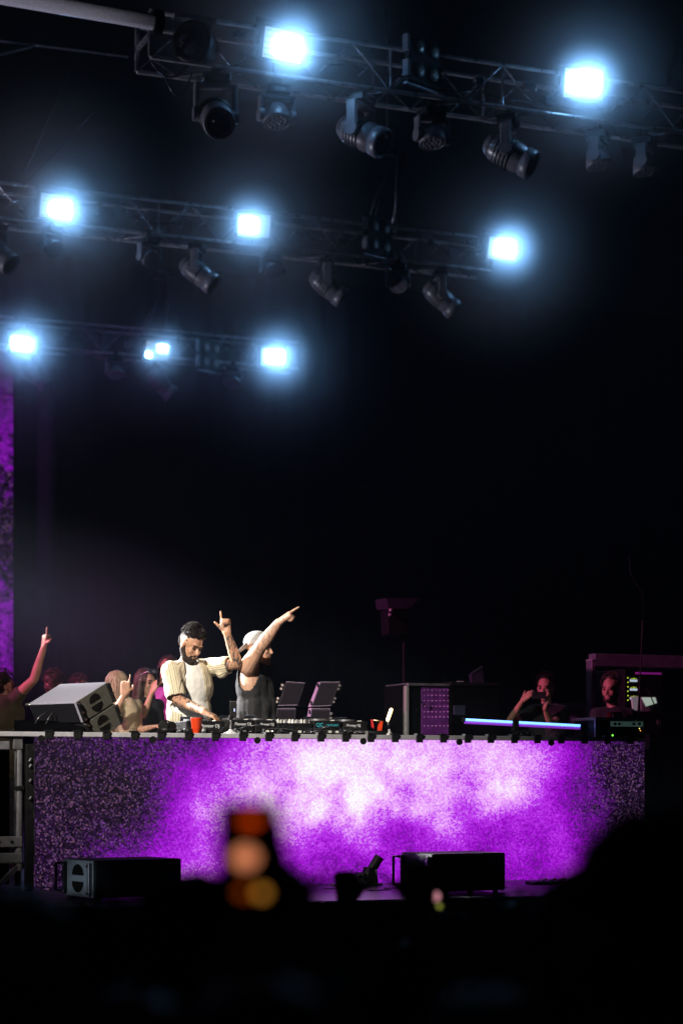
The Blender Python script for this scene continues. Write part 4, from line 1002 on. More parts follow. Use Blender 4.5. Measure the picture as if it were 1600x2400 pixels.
# case stack with a small tilted box on top
Ys = 17.0
r = wthing('flight_case', 'black flight case stack behind the LED tube left of the filming man', 'case', PY(1115, 2010, Ys))
P_box(1056, 1172, 1606, 2000, Ys, 0.6, CURTAIN, 'body', r, .01)
P_box(1056, 1172, 1601, 1606, Ys - .01, 0.62, BLACKM, 'lid', r, .003)
P_box(1063, 1090, 1654, 1676, Ys - .008, 0.01, M('dim_blue_plate', (0.02, 0.03, 0.06), 0.5), 'label_plate', r, .002)
P_box(1072, 1086, 1596.5, 1598, Ys + .1, 0.02, M('dim_white', (.4, .4, .4), .5), 'tape_strip', r, .001)
r = wthing('tilted_box', 'small dim violet speaker box tilted on the black case stack', 'speaker', PY(1120, 1600, Ys + .1))
q = [PY(x, y, Ys + .1) for (x, y) in ((1104, 1578), (1130, 1563), (1134, 1601), (1107, 1601))]; q2 = [v + Vector((.12, .3, 0)) for v in q]
MB().hexa(q, q2).build('cabinet', M('violet_grey', (0.03, 0.025, 0.05), 0.8, spec=0.1), r)
MB().cyl(q[0], q[1], 0.006, n=6).build('edge_trim', ALUD, r)
# speaker on a pole
Yp = 18.0
r = wthing('pole_speaker', 'dim angled speaker on a tall thin pole behind the rack', 'speaker', PY(947, 2020, Yp))
q = [PY(x, y, Yp) for (x, y) in ((906, 1402), (984, 1402), (958, 1427), (910, 1427))]; q2 = [v + Vector((.05, .4, .02)) for v in q]
MB().hexa(q, q2).build('cabinet', M('violet_grey', (0.03, 0.025, 0.05), 0.8, spec=0.1), r)
q = [PY(x, y, Yp + .02) for (x, y) in ((909, 1427), (957, 1427), (953, 1486), (912, 1486))]; q2 = [v + Vector((.05, .3, 0)) for v in q]
MB().hexa(q, q2).build('lower_cabinet', BLACK, r)
for (x, y) in ((915, 1430), (913, 1441)):
    MB().box(PY(x, y, Yp - .01), (0.025, 0.03, 0.03), bev=.005).build('bracket', M('lilac_metal', (0.5, 0.42, 0.52), 0.4, 0.5, 0.4, 90, 0.2), r)
q = PY(947, 1480, Yp + .15); MB().cyl((q.x, q.y, 0.02), q, 0.018, n=10).build('pole', BLACK, r)
for k in range(3):
    a_ = k * 2.09; bar((q.x, q.y, 0.5), (q.x + .4 * math.cos(a_), q.y + .4 * math.sin(a_), 0.01), 0.02, 0.02).build('leg', BLACK, r)
# portal frame at the far right
Yf = 18.6
r = wthing('portal_frame', 'dim grey portal frame behind the standing man at far right', 'frame', PY(1500, 2000, Yf))
PM = M('violet_grey_frame', (0.16, 0.14, 0.20), 0.5, 0.3, 0.25, 14)
P_box(1386, 1394, 1548, 2005, Yf, 0.12, PM, 'post', r, .005)
P_box(1394, 1700, 1540, 1562, Yf, 0.14, PM, 'top_beam', r, .006)
P_box(1640, 1652, 1562, 2005, Yf, 0.12, PM, 'post', r, .005)
P_box(1386, 1394, 1545, 1548, Yf - .01, 0.13, M('lilac_metal', (0.5, 0.42, 0.52), 0.4, 0.5, 0.4, 90, 0.2), 'cap', r, .002)
# amplifier rack with indicator lights
Ya = 18.2
r = wthing('amplifier_rack', 'black amplifier rack with green dots and white meters', 'rack', PY(1480, 2000, Ya))
P_box(1462, 1550, 1570, 2000, Ya, 0.6, BLACK, 'body', r, .01)
P_box(1490, 1550, 1577, 1580, Ya - .012, 0.02, M('magenta_strip', (.5, .05, .5), .4, 0, 0, emis=.12, ecol=(.7, .05, .8)), 'trim', r, .001)
for k in range(6): led(1471, 1589 + 10.5 * k, Ya - .005, (.65, .95, .05), r, 0.009, 1.3)
for k in range(3):
    y = 1595.5 + 20.8 * k
    P_box(1476, 1493 if k < 2 else 1480, y - 2, y + 2.4, Ya - .006, 0.005, M('meter_glow', (.7, .85, .95), .4, 0, .1, emis=.6, ecol=(.62, .85, 1)), 'meter', r, .0005)
    for (dx, dy) in ((2.5, -4), (7, -4.4), (8.5, -5.4), (10.5, -4), (14.5, -4.6)): led(1476 + dx, y + dy, Ya - .005, (.65, .95, .05), r, 0.006, 1.1)
# desk, laptop, mic stand
Yd = 16.6
r = wthing('side_desk', 'black side desk behind the rack case at far right', 'desk', PY(1510, 2020, Yd))
P_box(1462, 1620, 1672, 1680, Yd, 0.6, BLACK, 'top', r, .004)
for x in (1468, 1612): P_box(x, x + 8, 1680, 2035, Yd + .04, 0.05, BLACK, 'leg', r, .004)
P_box(1540, 1548, 1688, 1700, Yd - .01, .01, ALUD, 'latch', r, .001)
r = wthing('laptop', 'open laptop with pale lit lid on the far right desk', 'laptop', PY(1515, 1672, Yd + .2))
q = [PY(x, y, Yd + .25) for (x, y) in ((1502, 1634), (1538, 1634), (1548, 1672), (1502, 1672))]
MB().hexa(q, [v + Vector((0, .012, 0)) for v in q]).build('lid', M('silver_lid', (0.5, 0.52, 0.52), 0.4, 0.4, 0.1, 5), r)
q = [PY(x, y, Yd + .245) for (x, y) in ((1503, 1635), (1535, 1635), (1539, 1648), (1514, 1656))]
MB().hexa(q, [v + Vector((0, .004, 0)) for v in q]).build('lit_patch', M('pale_green_glow', (.5, .6, .52), .4, 0, .1, emis=.38, ecol=(.75, .95, .8)), r)  # glowing patch painted for light falling on part of the lid
q = [PY(x, y, Yd + .2) for (x, y) in ((1480, 1633), (1496, 1632), (1494, 1666), (1484, 1666))]
MB().hexa(q, [v + Vector((0, .02, 0)) for v in q]).build('side_flap', M('speckled_flap', (0.45, 0.4, 0.45), .5, 0, .5, 120, 0, emis=.12, ecol=(.8, .75, .85)), r)
P_box(1484, 1546, 1668, 1672, Yd + .03, .24, BLACKM, 'keyboard_base', r, .002)
r = wthing('microphone_stand', 'tall thin microphone stand at far right by the laptop', 'stand', PY(1495, 1672, Yd + .1))
a = PY(1495, 1671, Yd + .1); b = PY(1506, 1455, Yd + .1)
MB().cyl(a, b, 0.009, 0.006, n=8).build('pole', BLACKM, r)
MB().lathe(a - UP * 0.002, UP, [(0, 0.10), (0.01, 0.095), (0.025, 0.02)], 20).build('base', BLACK, r)
MB().cyl(a.lerp(b, .93), a.lerp(b, .99), 0.012, n=8).build('clutch', BLACKM, r)
MB().tube([b, b + Vector((.0, 0, .25)), b + Vector((-.14, 0, .45)), b + Vector((-.12, .05, .62))], 0.006, 6).build('boom', BLACK, r)
tag(MB().tube([PY(1515, 1612, Yd + .05), PY(1530, 1645, Yd + .02), PY(1538, 1668, Yd + .02)], 0.006, 6).build('desk_cable', RUBBER), 'black cable slanting across the laptop lid', 'cable')
# little purple-lit table behind the filming man
Yq = 18.8
r = wthing('side_table', 'dim violet folding table right of the filming man', 'table', PY(1345, 2000, Yq))
P_box(1310, 1378, 1650, 1656, Yq, 0.5, M('violet_table', (0.22, 0.15, 0.27), .6, 0, .3, 15), 'top', r, .003)
P_box(1328, 1376, 1657, 1700, Yq + .05, 0.3, M('violet_box', (0.14, 0.10, 0.18), .6, 0, .5, 12), 'cloth', r, .003)
for x in (1318, 1370): P_box(x, x + 4, 1657, 2000, Yq + .03, 0.03, ALUD, 'leg', r, .001)
r = wthing('power_box', 'dim black power box mounted right of the booth', 'power box', PY(1537, 1755, 14.2))
P_box(1522, 1550, 1722, 1757, 14.2, .12, M('dim_case', (.05, .055, .055), .5, 0, .3, 20), 'body', r, .004)
P_box(1525, 1547, 1728, 1738, 14.195, .01, M('dim_print', (.12, .14, .12), .5, 0, .6, 90), 'print_label', r, .001)
P_box(1520, 1552, 1757, 2060, 14.22, .10, BLACK, 'stand', r, .004)

# ================================================================== PEOPLE
SK1 = skin_material('tanned_skin_tattooed', (0.50, 0.27, 0.17), 0.9)
SK2 = skin_material('fair_skin_tattooed', (0.55, 0.32, 0.22), 0.5)
SK3 = skin_material('crowd_skin', (0.48, 0.27, 0.19), 0.0)
HAIRD = M('dark_hair', (0.014, 0.010, 0.010), 0.8, 0, 0.4, 60, 0.2, spec=0.15)
HAIRB = M('blond_hair', (0.30, 0.22, 0.15), 0.5, 0, 0.5, 90, 0.4)
HAIRR = M('brown_hair', (0.07, 0.035, 0.03), 0.5, 0, 0.4, 60, 0.4)
BEARD = M('brown_beard', (0.022, 0.013, 0.010), 0.85, 0, 0.4, 160, 0.6)
BEARDR = M('ginger_beard', (0.22, 0.09, 0.045), 0.7, 0, 0.4, 160, 0.6)
EYEM = M('eye', (0.03, 0.02, 0.02), 0.15)
WTEE = M('white_cotton', (0.78, 0.76, 0.72), 0.9, 0, 0.06, 20, 0.1, spec=0.1)
DTANK = M('charcoal_cotton', (0.034, 0.034, 0.036), 0.95, 0, 0.2, 40, 0.15, spec=0.03)
JEANS = M('dark_trousers', (0.03, 0.03, 0.04), 0.85, 0, 0.3, 20, 0.1)
BTOP = M('black_top', (0.018, 0.018, 0.024), 0.85, 0, 0.3, 20, 0.1)
TANTOP = M('beige_top', (0.36, 0.29, 0.20), 0.9, 0, 0.15, 20, 0.1)
SHOE = M('black_shoe', (0.02, 0.02, 0.02), 0.5)
CAPM = M('pale_grey_cap', (0.28, 0.29, 0.29), 0.9, 0, 0.08, 30, 0.2, spec=0.1)

def head(mb, c, f, u, s=1.0):
    f = f.normalized(); u = (u - f * u.dot(f)).normalized(); r = f.cross(u)
    def q(a, b, k): return c + (f * a + u * b + r * k) * s
    mb.ell(q(-0.012, 0.035, 0), 0.074 * s, 0.096 * s, 0.088 * s, r, f, u, 18, 12)
    mb.ell(q(0.030, -0.045, 0), 0.058 * s, 0.066 * s, 0.074 * s, r, f, u, 16, 10)
    mb.ell(q(0.070, -0.098, 0), 0.026 * s, 0.024 * s, 0.024 * s, r, f, u)
    mb.cap(q(0.086, 0.006, 0), 0.008 * s, q(0.106, -0.030, 0), 0.0115 * s)
    mb.cap(q(0.076, 0.026, 0.034), 0.013 * s, q(0.076, 0.026, -0.034), 0.013 * s)
    for k in (-1, 1):
        mb.ell(q(0.060, -0.028, 0.036 * k), 0.024 * s, 0.024 * s, 0.026 * s, r, f, u)
        mb.ell(q(-0.006, -0.008, 0.075 * k), 0.011 * s, 0.022 * s, 0.032 * s, r, f, u)
        mb.cap(q(0.0, -0.06, 0.048 * k), 0.022 * s, q(0.062, -0.094, 0.016 * k), 0.020 * s)
    mb.cap(q(0.090, -0.061, 0.016), 0.0085 * s, q(0.090, -0.061, -0.016), 0.0085 * s)
    mb.cap(q(0.088, -0.073, 0.012), 0.009 * s, q(0.088, -0.073, -0.012), 0.009 * s)
    return q
def eyes(q, par, hairmat):
    for k in (-1, 1):
        MB().ell(q(0.074, 0.002, 0.031 * k), 0.0115).build('eye', EYEM, par)
        MB().cap(q(0.0885, 0.024, 0.018 * k), 0.0045, q(0.080, 0.028, 0.050 * k), 0.004).build('eyebrow', hairmat, par)
def hand(mb, w, d, palm, thumb, curls, tcurl=0.3, s=1.0, tdir=None):
    d = d.normalized(); palm = (palm - d * palm.dot(d)).normalized(); t = (thumb - d * thumb.dot(d) - palm * thumb.dot(palm)).normalized()
    offs = (0.030, 0.010, -0.010, -0.029); lens = (0.074, 0.082, 0.076, 0.060)
    for o_, ln, cu in zip(offs, lens, curls):
        k = w + (d * 0.088 + t * o_) * s
        mb.cap(w + t * (o_ * 0.55 * s), 0.019 * s, k, 0.0135 * s)
        ang = 0; p = k; dd = d
        for j, (fr_, mx) in enumerate(((0.45, 80), (0.32, 95), (0.23, 60))):
            ang += rad(mx) * cu
            nd = d * math.cos(ang) + palm * math.sin(ang)
            p2 = p + nd * (ln * fr_ * s)
            mb.cap(p, (0.0098 - 0.0008 * j) * s, p2, (0.0090 - 0.0008 * j) * s); p = p2
    tb = w + (d * 0.022 + t * 0.026) * s
    td = (tdir or (d * 0.55 + t * 0.8 + palm * 0.25)).normalized()
    p1 = tb + td * 0.048 * s; p2 = p1 + (td * (1 - tcurl) + (d * 0.5 + palm * 0.5 - t * .4) * tcurl).normalized() * 0.036 * s
    mb.cap(tb, 0.016 * s, p1, 0.0115 * s); mb.cap(p1, 0.0115 * s, p2, 0.0095 * s)
def arm(mb, sh, el, wr, k=1.0, g=0.0):
    m1 = sh.lerp(el, 0.45); m2 = el.lerp(wr, 0.3)
    mb.chain([(sh, 0.058 * k + g), (m1, 0.050 * k + g), (el, 0.040 * k + g)])
    mb.chain([(el, 0.041 * k + g), (m2, 0.043 * k + g), (wr, 0.027 * k + g)])
def torso(mb, sa, sb, hip, tf, k=1.0, g=0.0, belly=1.0):
    mid = (sa + sb) / 2; sx = (sb - sa).normalized(); up = (mid - hip).normalized(); tf = (tf - up * tf.dot(up)).normalized()
    sx = up.cross(tf); L = (mid - hip).length
    mb.cap(sa, 0.060 * k + g, sb, 0.060 * k + g)
    mb.ell(mid - up * (0.12 * L / 0.5), 0.185 * k + g, 0.118 * k + g, 0.19 * L / 0.5 + g, sx, tf, up, 20, 12)
    mb.ell(mid - up * (0.30 * L / 0.5), 0.165 * k * belly + g, 0.112 * k * belly + g, 0.20 * L / 0.5 + g, sx, tf, up, 20, 12)
    mb.ell(hip, 0.172 * k + g, 0.122 * k + g, 0.15 + g, sx, tf, up, 20, 12)
    return mid, sx, up, tf
def legs(mb, hip, sx, floor, g=0.0, k=1.0):
    for s in (-1, 1):
        a = hip + sx * (0.09 * s); f0 = Vector((a.x, a.y, floor)) + sx * (0.03 * s)
        kn = a.lerp(f0, 0.48) + UP * 0.0
        mb.chain([(a, 0.088 * k + g), (kn, 0.058 * k + g), (f0 + UP * 0.09, 0.042 * k + g)])
def shoes(par, hip, sx, tf, floor):
    for s in (-1, 1):
        f0 = Vector((hip.x, hip.y, floor)) + sx * (0.12 * s); f0.z = floor
        fh = Vector((tf.x, tf.y, 0)).normalized()
        mb = MB().ell(f0 + UP * 0.045 + fh * 0.06, 0.045, 0.135, 0.045, fh.cross(UP), fh, UP)
        mb.build('shoe', SHOE, par)
def strands(mb, q, rnd, n, rad_, spread=1.0, ln=0.03, r=0.004, lo=-0.02):
    for i in range(n):
        a = rnd.uniform(0, 2 * math.pi); b = rnd.uniform(lo, 1.0)
        rr = math.sqrt(max(0, 1 - b * b)) if b > 0 else 1
        f_ = math.cos(a) * rr; k_ = math.sin(a) * rr
        if f_ > 0.55 and b < 0.45: continue
        p0 = Vector((f_ * rad_[0], b * rad_[1], k_ * rad_[2])); nrm = Vector((f_, b, k_)).normalized()
        tang = nrm.cross(Vector((rnd.uniform(-1, 1), rnd.uniform(-1, 1), rnd.uniform(-1, 1)))).normalized()
        pts = []
        for j in range(5):
            t_ = j / 4
            v = p0 + nrm * (ln * 0.55 * math.sin(t_ * 2.6)) + tang * (ln * t_) * spread
            pts.append(q(-0.012 + v.x, 0.035 + v.y, v.z))
        mb.tube(pts, r, 4, r * 0.4)

# ------------------------------------------------------------------ DJ in the striped open shirt
D1 = dY(450, 14.55)
J = lambda x, y, t=0.0: P(x, y, D1 - t)
sR = J(401, 1574, 0.12); sL = J(484, 1566, -0.10)
hip = P(443, 1735, D1); tf = C3(0.33, 0.0, 0.94)
dj1 = wthing('person', 'DJ in open striped cream shirt over white T-shirt, one arm raised, finger pointing up', 'person', Vector((hip.x, hip.y, 0)))
eR = J(414, 1640, 0.20); wR = J(478, 1668, 0.40); eL = J(556, 1556, 0.02); wL = J(531, 1482, 0.10)
hc = J(447, 1511, 0.06); hf = C3(0.64, -0.52, 0.60); hu = C3(0.36, 0.86, 0.22)
mb = MB()
q1 = head(mb, hc, hf, hu)
mb.cap(J(438, 1556, -0.01), 0.060, hc + UP * -0.05 + C3(-.01, 0, -.01), 0.054)
arm(mb, sR, eR, wR); arm(mb, sL, eL, wL)
mid, sx, up, tf = torso(mb, sR, sL, hip, tf, 0.93)
legs(mb, hip, sx, 0.06)
hand(mb, wL, C3(-0.10, 0.95, 0.1), C3(-0.25, 0.0, 0.95), C3(-1, 0.1, 0), (0.0, 0.85, 0.9, 0.9), 0.15, 0.98, tdir=C3(-0.75, 0.62, 0.1))
hand(mb, wR, C3(0.86, -0.42, 0.25), C3(-0.15, -0.95, -0.1), C3(0.2, 0.05, -1), (0.25, 0.3, 0.32, 0.35), 0.3)
def seg_d(p, a, b):
    t_ = max(0, min(1, (p - a).dot(b - a) / (b - a).length_squared)); return (p - (a + (b - a) * t_)).length
def tat1(p):
    if seg_d(p, eL, wL) < 0.075 or seg_d(p, eR, wR) < 0.075 or seg_d(p, sL, eL) < .08 or seg_d(p, sR, eR) < .08: return 0.0 if min((p - wL).length, (p - wR).length) < .04 else 1.0
    return 0.0
fuse('body', mb, SK1, dj1, 0.0065, 2, attr={'tattoo': tat1})
eyes(q1, dj1, HAIRD)
# hair: curly mop
mb = MB(); mb.ell(q1(-0.022, 0.060, 0), 0.075, 0.092, 0.074, q1(0, 0, 1) - q1(0, 0, 0), q1(1, 0, 0) - q1(0, 0, 0), q1(0, 1, 0) - q1(0, 0, 0), 18, 12)
mb.ell(q1(0.045, 0.098, 0), 0.056, 0.046, 0.032)
mb.ell(q1(-0.062, 0.0, 0), 0.062, 0.045, 0.06)
ho = fuse('hair', mb, HAIRD, dj1, 0.008, 1, noise=0.012, nsc=38)
mb = MB(); strands(mb, lambda a, b, k: q1(a * 1.0, b + 0.03, k), random.Random(5), 520, (0.100, 0.094, 0.072), 1.0, 0.028, 0.0026, 0.10)
mb.build('curls', HAIRD, ho)
def beard(q, par, mat, thick=1.0):
    mb = MB()
    for k in (-1, 1):
        mb.cap(q(-0.002, -0.042, 0.058 * k), 0.020 * thick, q(0.040, -0.092, 0.040 * k), 0.024 * thick)
        mb.cap(q(0.040, -0.092, 0.040 * k), 0.024 * thick, q(0.074, -0.102, 0.0), 0.028 * thick)
        mb.cap(q(0.094, -0.049, 0.004 * k), 0.0075, q(0.083, -0.060, 0.030 * k), 0.0075)
        mb.cap(q(0.083, -0.060, 0.030 * k), 0.0085, q(0.076, -0.090, 0.026 * k), 0.011)
    return fuse('beard', mb, mat, par, 0.006, 1, noise=0.003, nsc=90)
beard(q1, dj1, BEARD, 1.22)
# white T-shirt
mb = MB(); torso(mb, sR, sL, hip, tf, 0.93, 0.006)
fuse('t_shirt', mb, WTEE, dj1, 0.009, 2, noise=0.004, nsc=14)
# open shirt with short sleeves
mb = MB(); torso(mb, sR, sL, hip, tf, 0.93, 0.016, 1.03)
mR = sR.lerp(eR, 0.86); mL = sL.lerp(eL, 0.62)
mb.chain([(sR, 0.076), (sR.lerp(eR, .5), 0.073), (mR, 0.074)])
mb.chain([(sL, 0.072), (sL.lerp(eL, .35), 0.069), (mL, 0.072)])
mb.cap(mL + UP * -0.01, 0.05, mL + UP * -0.055 + C3(-.03, 0, 0), 0.045)
mb.cap(hip, 0.15, hip + UP * -0.10, 0.16)
for s in (-1, 1): mb.cap(mid + sx * (0.055 * s) + UP * 0.045 + tf * 0.02, 0.03, mid + sx * (0.03 * s) + UP * 0.075 - tf * 0.04, 0.03)
axL = (eL - sL).normalized(); axR = (eR - sR).normalized()
lx = lambda p: (p - mid).dot(sx)
def shirt_cut(p):
    r_ = p - mid; h = r_.dot(up); x = r_.dot(sx); y = r_.dot(tf)
    if h > 0.10: return True
    if (p - mL).dot(axL) > 0.035 and (p - mL).length < .2: return True
    if (p - mR).dot(axR) > 0.02 and (p - mR).length < .14 and seg_d(p, sR, eR) < .12: return True
    if y > 0.02:
        t_ = max(0, min(1, (0.05 - h) / 0.45))
        c0 = 0.005 + 0.02 * t_; wd_ = 0.052 + 0.062 * t_
        if abs(x - c0) < wd_: return True
    if h > 0.035 and abs(x) < 0.055 and y > -0.07: return True
    return False
def stripe1(p):
    dR = seg_d(p, sR, mR); dL = seg_d(p, sL, mL)
    if dL < 0.10 and lx(p) > 0.14:
        r_ = p - sL; r_ = r_ - axL * r_.dot(axL); return math.atan2(r_.dot(UP), r_.dot(TC)) * 0.085 + 5
    if dR < 0.10 and lx(p) < -0.13:
        r_ = p - sR; r_ = r_ - axR * r_.dot(axR); return math.atan2(r_.dot(sx), r_.dot(tf)) * 0.085 + 5
    r_ = p - mid; return math.atan2(r_.dot(sx), r_.dot(tf)) * 0.15 + 5
SH = shirt_material('cream_striped_cotton', (0.66, 0.58, 0.42), (0.14, 0.125, 0.09), 0.021, 0.22)
fuse('open_shirt', mb, SH, dj1, 0.0085, 2, cut=shirt_cut, noise=0.007, nsc=9, attr={'stripe': stripe1}, thick=-0.003)
mb = MB(); mb.ell(hip, 0.178, 0.128, 0.14, sx, tf, up); legs(mb, hip, sx, 0.06, 0.012)
fuse('trousers', mb, JEANS, dj1, 0.014, 2)
shoes(dj1, hip, sx, tf, 0.0)

# ------------------------------------------------------------------ DJ in the tank top and cap
D2 = dY(605, 14.55)
J = lambda x, y, t=0.0: P(x, y, D2 - t)
sN = J(580, 1563, 0.17); sF = J(606, 1566, -0.17)
hip = J(600, 1738); tf = C3(0.97, 0, 0.22)
dj2 = wthing('person', 'DJ in charcoal tank top and pale backwards cap pointing up to the right', 'person', Vector((hip.x, hip.y, 0)))
eN = J(611, 1515, 0.28); wN = J(653, 1459, 0.30); eF = J(625, 1640, -0.2); wF = J(640, 1690, -0.1)
hc = J(607, 1520, 0.02); hf = C3(0.98, -0.06, 0.22); hu = C3(0.05, 1, 0)
mb = MB(); q2 = head(mb, hc, hf, hu, 0.98)
mb.cap(J(604, 1562), 0.060, hc + UP * -0.06 - hf * 0.015, 0.056)
arm(mb, sN, eN, wN, 1.2); arm(mb, sF, eF, wF)
mid, sx, up, tf = torso(mb, sN, sF, hip, tf, 0.94)
legs(mb, hip, sx, 0.06)
hand(mb, wN, C3(0.66, 0.46, 0.15), C3(0.55, -0.75, -0.35), C3(0.45, 0.55, -0.7), (0.02, 0.9, 0.95, 0.95), 0.8, 1.15)
hand(mb, wF, C3(0.5, -0.4, 0.6), C3(0, -1, 0), C3(-.5, 0, .5), (0.3, 0.3, 0.3, 0.3))
def tat2(p): return 1.0 if (seg_d(p, eN, wN) < 0.07 and (p - wN).length > .05) else 0.0
fuse('body', mb, SK2, dj2, 0.0065, 2, attr={'tattoo': tat2})
eyes(q2, dj2, BEARDR); beard(q2, dj2, BEARDR, 1.2)
# cap worn backwards
hr = (q2(0, 0, 1) - q2(0, 0, 0)).normalized(); hff = (q2(1, 0, 0) - q2(0, 0, 0)).normalized(); huu = (q2(0, 1, 0) - q2(0, 0, 0)).normalized()
mb = MB().ell(q2(-0.016, 0.045, 0), 0.086, 0.108, 0.088, hr, hff, huu, 22, 14)
base = q2(-0.012, 0.030, 0)
capo = fuse('cap', mb, CAPM, dj2, 0.008, 2, cut=lambda p: (p - base).dot(huu + hff * -0.22) < -0.005, thick=-0.003)
mb = MB(); vs = []; n_ = 12
for i in range(n_ + 1):
    a_ = math.pi * (i / n_ - 0.5)
    for (rr, dz) in ((0.070, 0), (0.115, 0)):
        k_ = math.sin(a_) * 0.072; b_ = -0.105 - (rr - 0.070) * 1.7 * max(0.0, math.cos(a_)) ** 0.6 + 0.05 * (1 - math.cos(a_))
        vs.append(q2(b_, 0.022 + (b_ + 0.105) * 0.95, k_))
m_ = len(vs); vs2 = [v - huu * 0.004 for v in vs]
fs = [(2 * i, 2 * i + 2, 2 * i + 3, 2 * i + 1) for i in range(n_)]
fs += [(m_ + a, m_ + d_, m_ + c_, m_ + b_) for (a, b_, c_, d_) in fs] + [(2 * i + 1, 2 * i + 3, m_ + 2 * i + 3, m_ + 2 * i + 1) for i in range(n_)]
mb.add(vs + vs2, fs, True).build('cap_brim', CAPM, capo)
# tank top with deep arm holes
mb = MB(); torso(mb, sN, sF, hip, tf, 0.94, 0.018, 1.12)
mb.cap(mid - up * 0.03 + tf * 0.05, 0.09, mid - up * 0.22 + tf * 0.06, 0.09)
mb.cap(hip - sx * 0.05, 0.14, hip + sx * 0.05, 0.14)
mb.cap(hip - up * 0.02 + tf * 0.02, 0.15, mid - up * 0.30 + tf * 0.03, 0.13)
def tank_cut(p):
    r_ = p - mid; h = r_.dot(up); x = r_.dot(sx); y = r_.dot(tf)
    if h > 0.05: return True
    if abs(x) > 0.09 and h > -0.20 and ((y + 0.005) / 0.085) ** 2 + ((h + 0.01) / 0.17) ** 2 < 1: return True
    if h > 0.0 and abs(x) < 0.06 and y > -0.02: return True
    return False
from mathutils import noise as _N
tk = fuse('tank_top', mb, DTANK, dj2, 0.0085, 2, cut=tank_cut, noise=0.009, nsc=8, thick=-0.003)
for v in tk.data.vertices:                    # hanging folds
    r_ = v.co - mid; a_ = math.atan2(r_.dot(sx), r_.dot(tf)); h = max(0, min(1, -r_.dot(up) / 0.5))
    v.co += (tf * math.cos(a_) + sx * math.sin(a_)) * (0.010 * h * math.sin(a_ * 9 + 2 * h))
tk.data.update()
for k in range(2):
    c_ = wN + (eN - wN).normalized() * (0.012 + 0.012 * k)
    MB().lathe(c_, eN - wN, [(-.004, .030), (-.002, .034), (.002, .034), (.004, .030)], 18).build('bracelet', M('pale_bracelet', (.6, .55, .55), .4), dj2)
mb = MB(); mb.ell(hip, 0.178, 0.128, 0.14, sx, tf, up); legs(mb, hip, sx, 0.06, 0.012)
fuse('trousers', mb, JEANS, dj2, 0.014, 2)
shoes(dj2, hip, sx, tf, 0.0)

# ------------------------------------------------------------------ people behind, simpler build but whole
def extra(label, d, hd, hf, sa, sb, tf, arms, top, hairf, hairmat, sleeves=0.5, floor=0.0, k=0.92, skin=None, vox=0.010, hu=None, hs=1.0):
    """hd, sa, sb are (x, y, towards) photo points at distance d; arms: list of (shoulder, elbow, wrist, hand args or None)"""
    Q = lambda a: P(a[0], a[1], d - (a[2] if len(a) > 2 else 0))
    A, B = Q(sa), Q(sb); hc = Q(hd); mid = (A + B) / 2
    hip = Vector((mid.x, mid.y, mid.z - 0.52)) - Vector((tf.x, tf.y, 0)) * 0.02
    r = wthing('person', label, 'person', Vector((hip.x, hip.y, floor)))
    mb = MB(); q = head(mb, hc, hf, hu or UP, hs)
    mb.cap(mid + UP * 0.02, 0.055 * k, hc + UP * -0.06 * hs - hf.normalized() * 0.015, 0.050 * k)
    for (s_, e_, w_, hn) in arms:
        S, E, Wr = Q(s_), Q(e_), Q(w_); arm(mb, S, E, Wr, 0.86 * k)
        if hn: hand(mb, Wr, *hn)
    _, sx, up, tf2 = torso(mb, A, B, hip, tf, k); legs(mb, hip, sx, floor + .06)
    fuse('body', mb, skin or SK3, r, vox, 2)
    eyes(q, r, hairmat)
    mb = MB(); torso(mb, A, B, hip, tf, k, 0.014)
    if sleeves:
        for (s_, e_, w_, hn) in arms:
            S, E = Q(s_), Q(e_); mb.cap(S, 0.066 * k, S.lerp(E, sleeves), 0.058 * k)
    fuse('top', mb, top, r, vox * 1.2, 2, noise=0.006, nsc=9)
    mb = MB(); mb.ell(hip, 0.172 * k + .014, 0.122 * k + .014, 0.14, sx, tf2, UP); legs(mb, hip, sx, floor + .06, 0.012)
    fuse('trousers', mb, JEANS, r, 0.016, 2)
    shoes(r, hip, sx, tf2, floor)
    if hairf: hairf(q, r, hairmat)
    return r, q
def hair_short(q, r, m, loose=True):
    X_ = (q(0, 0, 1) - q(0, 0, 0)); F_ = (q(1, 0, 0) - q(0, 0, 0)); U_ = (q(0, 1, 0) - q(0, 0, 0))
    mb = MB().ell(q(-0.026, 0.060, 0), 0.077, 0.092, 0.076, X_, F_, U_); mb.ell(q(-0.06, 0.01, 0), 0.062, 0.045, 0.06, X_, F_, U_)
    h = fuse('hair', mb, m, r, 0.009, 1, noise=0.008, nsc=40)
    if not loose: return
    mb = MB(); strands(mb, lambda a, b, k: q(a, b + .02, k), random.Random(8), 130, (0.10, 0.098, 0.082), 1, 0.03, 0.0035, -.1); mb.build('strands', m, h)
